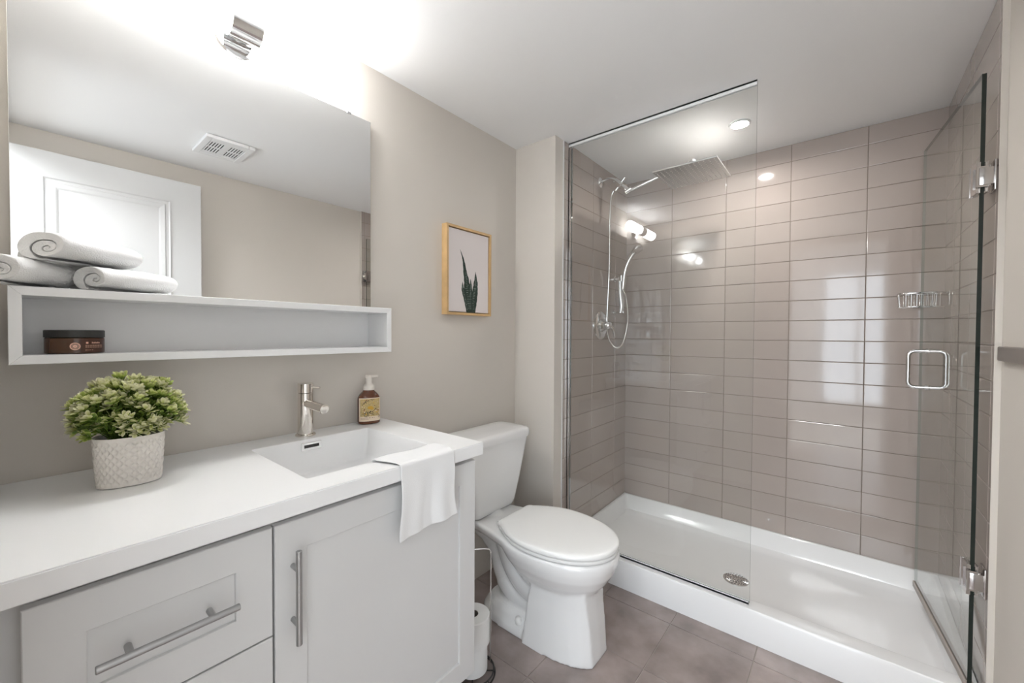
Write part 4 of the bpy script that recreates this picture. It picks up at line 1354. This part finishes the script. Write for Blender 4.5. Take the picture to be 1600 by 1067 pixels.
    add_tube(bm, [(XP + 0.050, 0.690, 1.596), (0.337, 0.679, 1.600)], 0.0085, 14)
    obj('hand_shower_bracket', bm, M['chrome'], root3, auto=40)
    bm = new()
    add_tube(bm, [(XP + 0.0005, 0.692, 1.378), (XP + 0.006, 0.692, 1.378), (XP + 0.008, 0.692, 1.378), (XP + 0.062, 0.692, 1.380)], [0.018, 0.018, 0.007, 0.007], 20)
    obj('lower_bracket', bm, M['chrome'], root3, auto=40)
    # hose
    bm = new()
    p = curve([(0.352, 0.486, 2.085), (0.338, 0.486, 2.058), (0.330, 0.487, 2.00), (0.326, 0.49, 1.85), (0.322, 0.497, 1.63), (0.309, 0.50, 1.323), (0.306, 0.522, 1.225), (0.325, 0.545, 1.170), (0.352, 0.562, 1.157), (0.375, 0.590, 1.190), (0.385, 0.628, 1.32), (0.358, 0.662, 1.455), (0.335, 0.676, 1.505), (0.3285, 0.678, 1.522)], 10)
    dense = []
    for i in range(len(p) - 1):
        nseg = max(1, int((p[i + 1] - p[i]).length / 0.004))
        dense += [p[i].lerp(p[i + 1], k / nseg) for k in range(nseg)]
    dense.append(p[-1])
    add_tube(bm, dense, [0.0064 if k % 2 else 0.0056 for k in range(len(dense))], 12)
    o = obj('shower_hose', bm, M['chrome'])
    tag(o, 'looping chrome shower hose hanging from the diverter', 'hose')
M['head'] = mat('brushed_steel_head', (0.62, 0.61, 0.60, 1), 0.42, 1.0)
M['nozzle'] = mat('pale_rubber_nozzle', srgb(236, 232, 228), 0.5)
M['bar_white'] = mat('bright_polished_bar', (0.92, 0.92, 0.92, 1), 0.18, 0.7)
build_rain_shower()

# ------------------------------------------------------------------ wire soap basket
def build_basket():
    y, z1, z0 = 0.785, 1.423, 1.362
    root = thing('soap_basket', (XT, y, z0), 'small chrome wire soap basket mounted on the shower wall', 'soap basket')
    bm = new(); add_box(bm, XT - 0.006, XT - 0.0005, y - 0.052, y + 0.052, z0 + 0.004, z1 + 0.006, 0.002)
    obj('wall_plate', bm, M['chrome'], root, auto=40)
    bm = new()
    xa, xb = XT - 0.158, XT - 0.012
    hw = 0.050
    def loop(x0, x1, w, z, r):
        return [p for p in rrect(x0, x1, y - w, y + w, z, r, 5)]
    add_tube(bm, loop(xa, xb, hw, z1, 0.030), 0.0042, 10, closed=True)
    add_tube(bm, loop(xa + 0.012, xb - 0.004, hw - 0.010, z0 + 0.002, 0.024), 0.0022, 8, closed=True)
    for k in range(7):
        x = xa + 0.022 + k * (xb - xa - 0.03) / 6.6
        pts = curve([(x, y - hw, z1), (x, y - hw + 0.004, z0 + 0.012), (x, y - hw + 0.014, z0 + 0.002), (x, y + hw - 0.014, z0 + 0.002), (x, y + hw - 0.004, z0 + 0.012), (x, y + hw, z1)], 5)
        add_tube(bm, pts, 0.0019, 8)
    for k in (-1, 0, 1):
        pts = curve([(xa, y + k * 0.022, z1), (xa + 0.005, y + k * 0.022, z0 + 0.014), (xa + 0.016, y + k * 0.022, z0 + 0.0005), (xb - 0.006, y + k * 0.022, z0 + 0.0005)], 5)
        add_tube(bm, pts, 0.0019, 8)
    for s in (-0.02, 0.02): add_tube(bm, [(xb - 0.002, y + s, z1), (XT - 0.004, y + s, z1)], 0.005, 10)
    obj('wire_basket', bm, M['chrome'], root, auto=50)
build_basket()

# ------------------------------------------------------------------ rail on the painted wall
def build_rail():
    y0, y1 = -0.62, 0.045
    root = thing('wall_rail', (XW, (y0 + y1) / 2, 1.163), 'flat taupe rail fixed to the beige wall by the shower hinge', 'rail')
    bm = new(); add_box(bm, XW - 0.014, XW - 0.0005, y0, y1, 1.164, 1.206, 0.004, 3)
    obj('rail_bar', bm, M['rail'], root, auto=40)
build_rail()
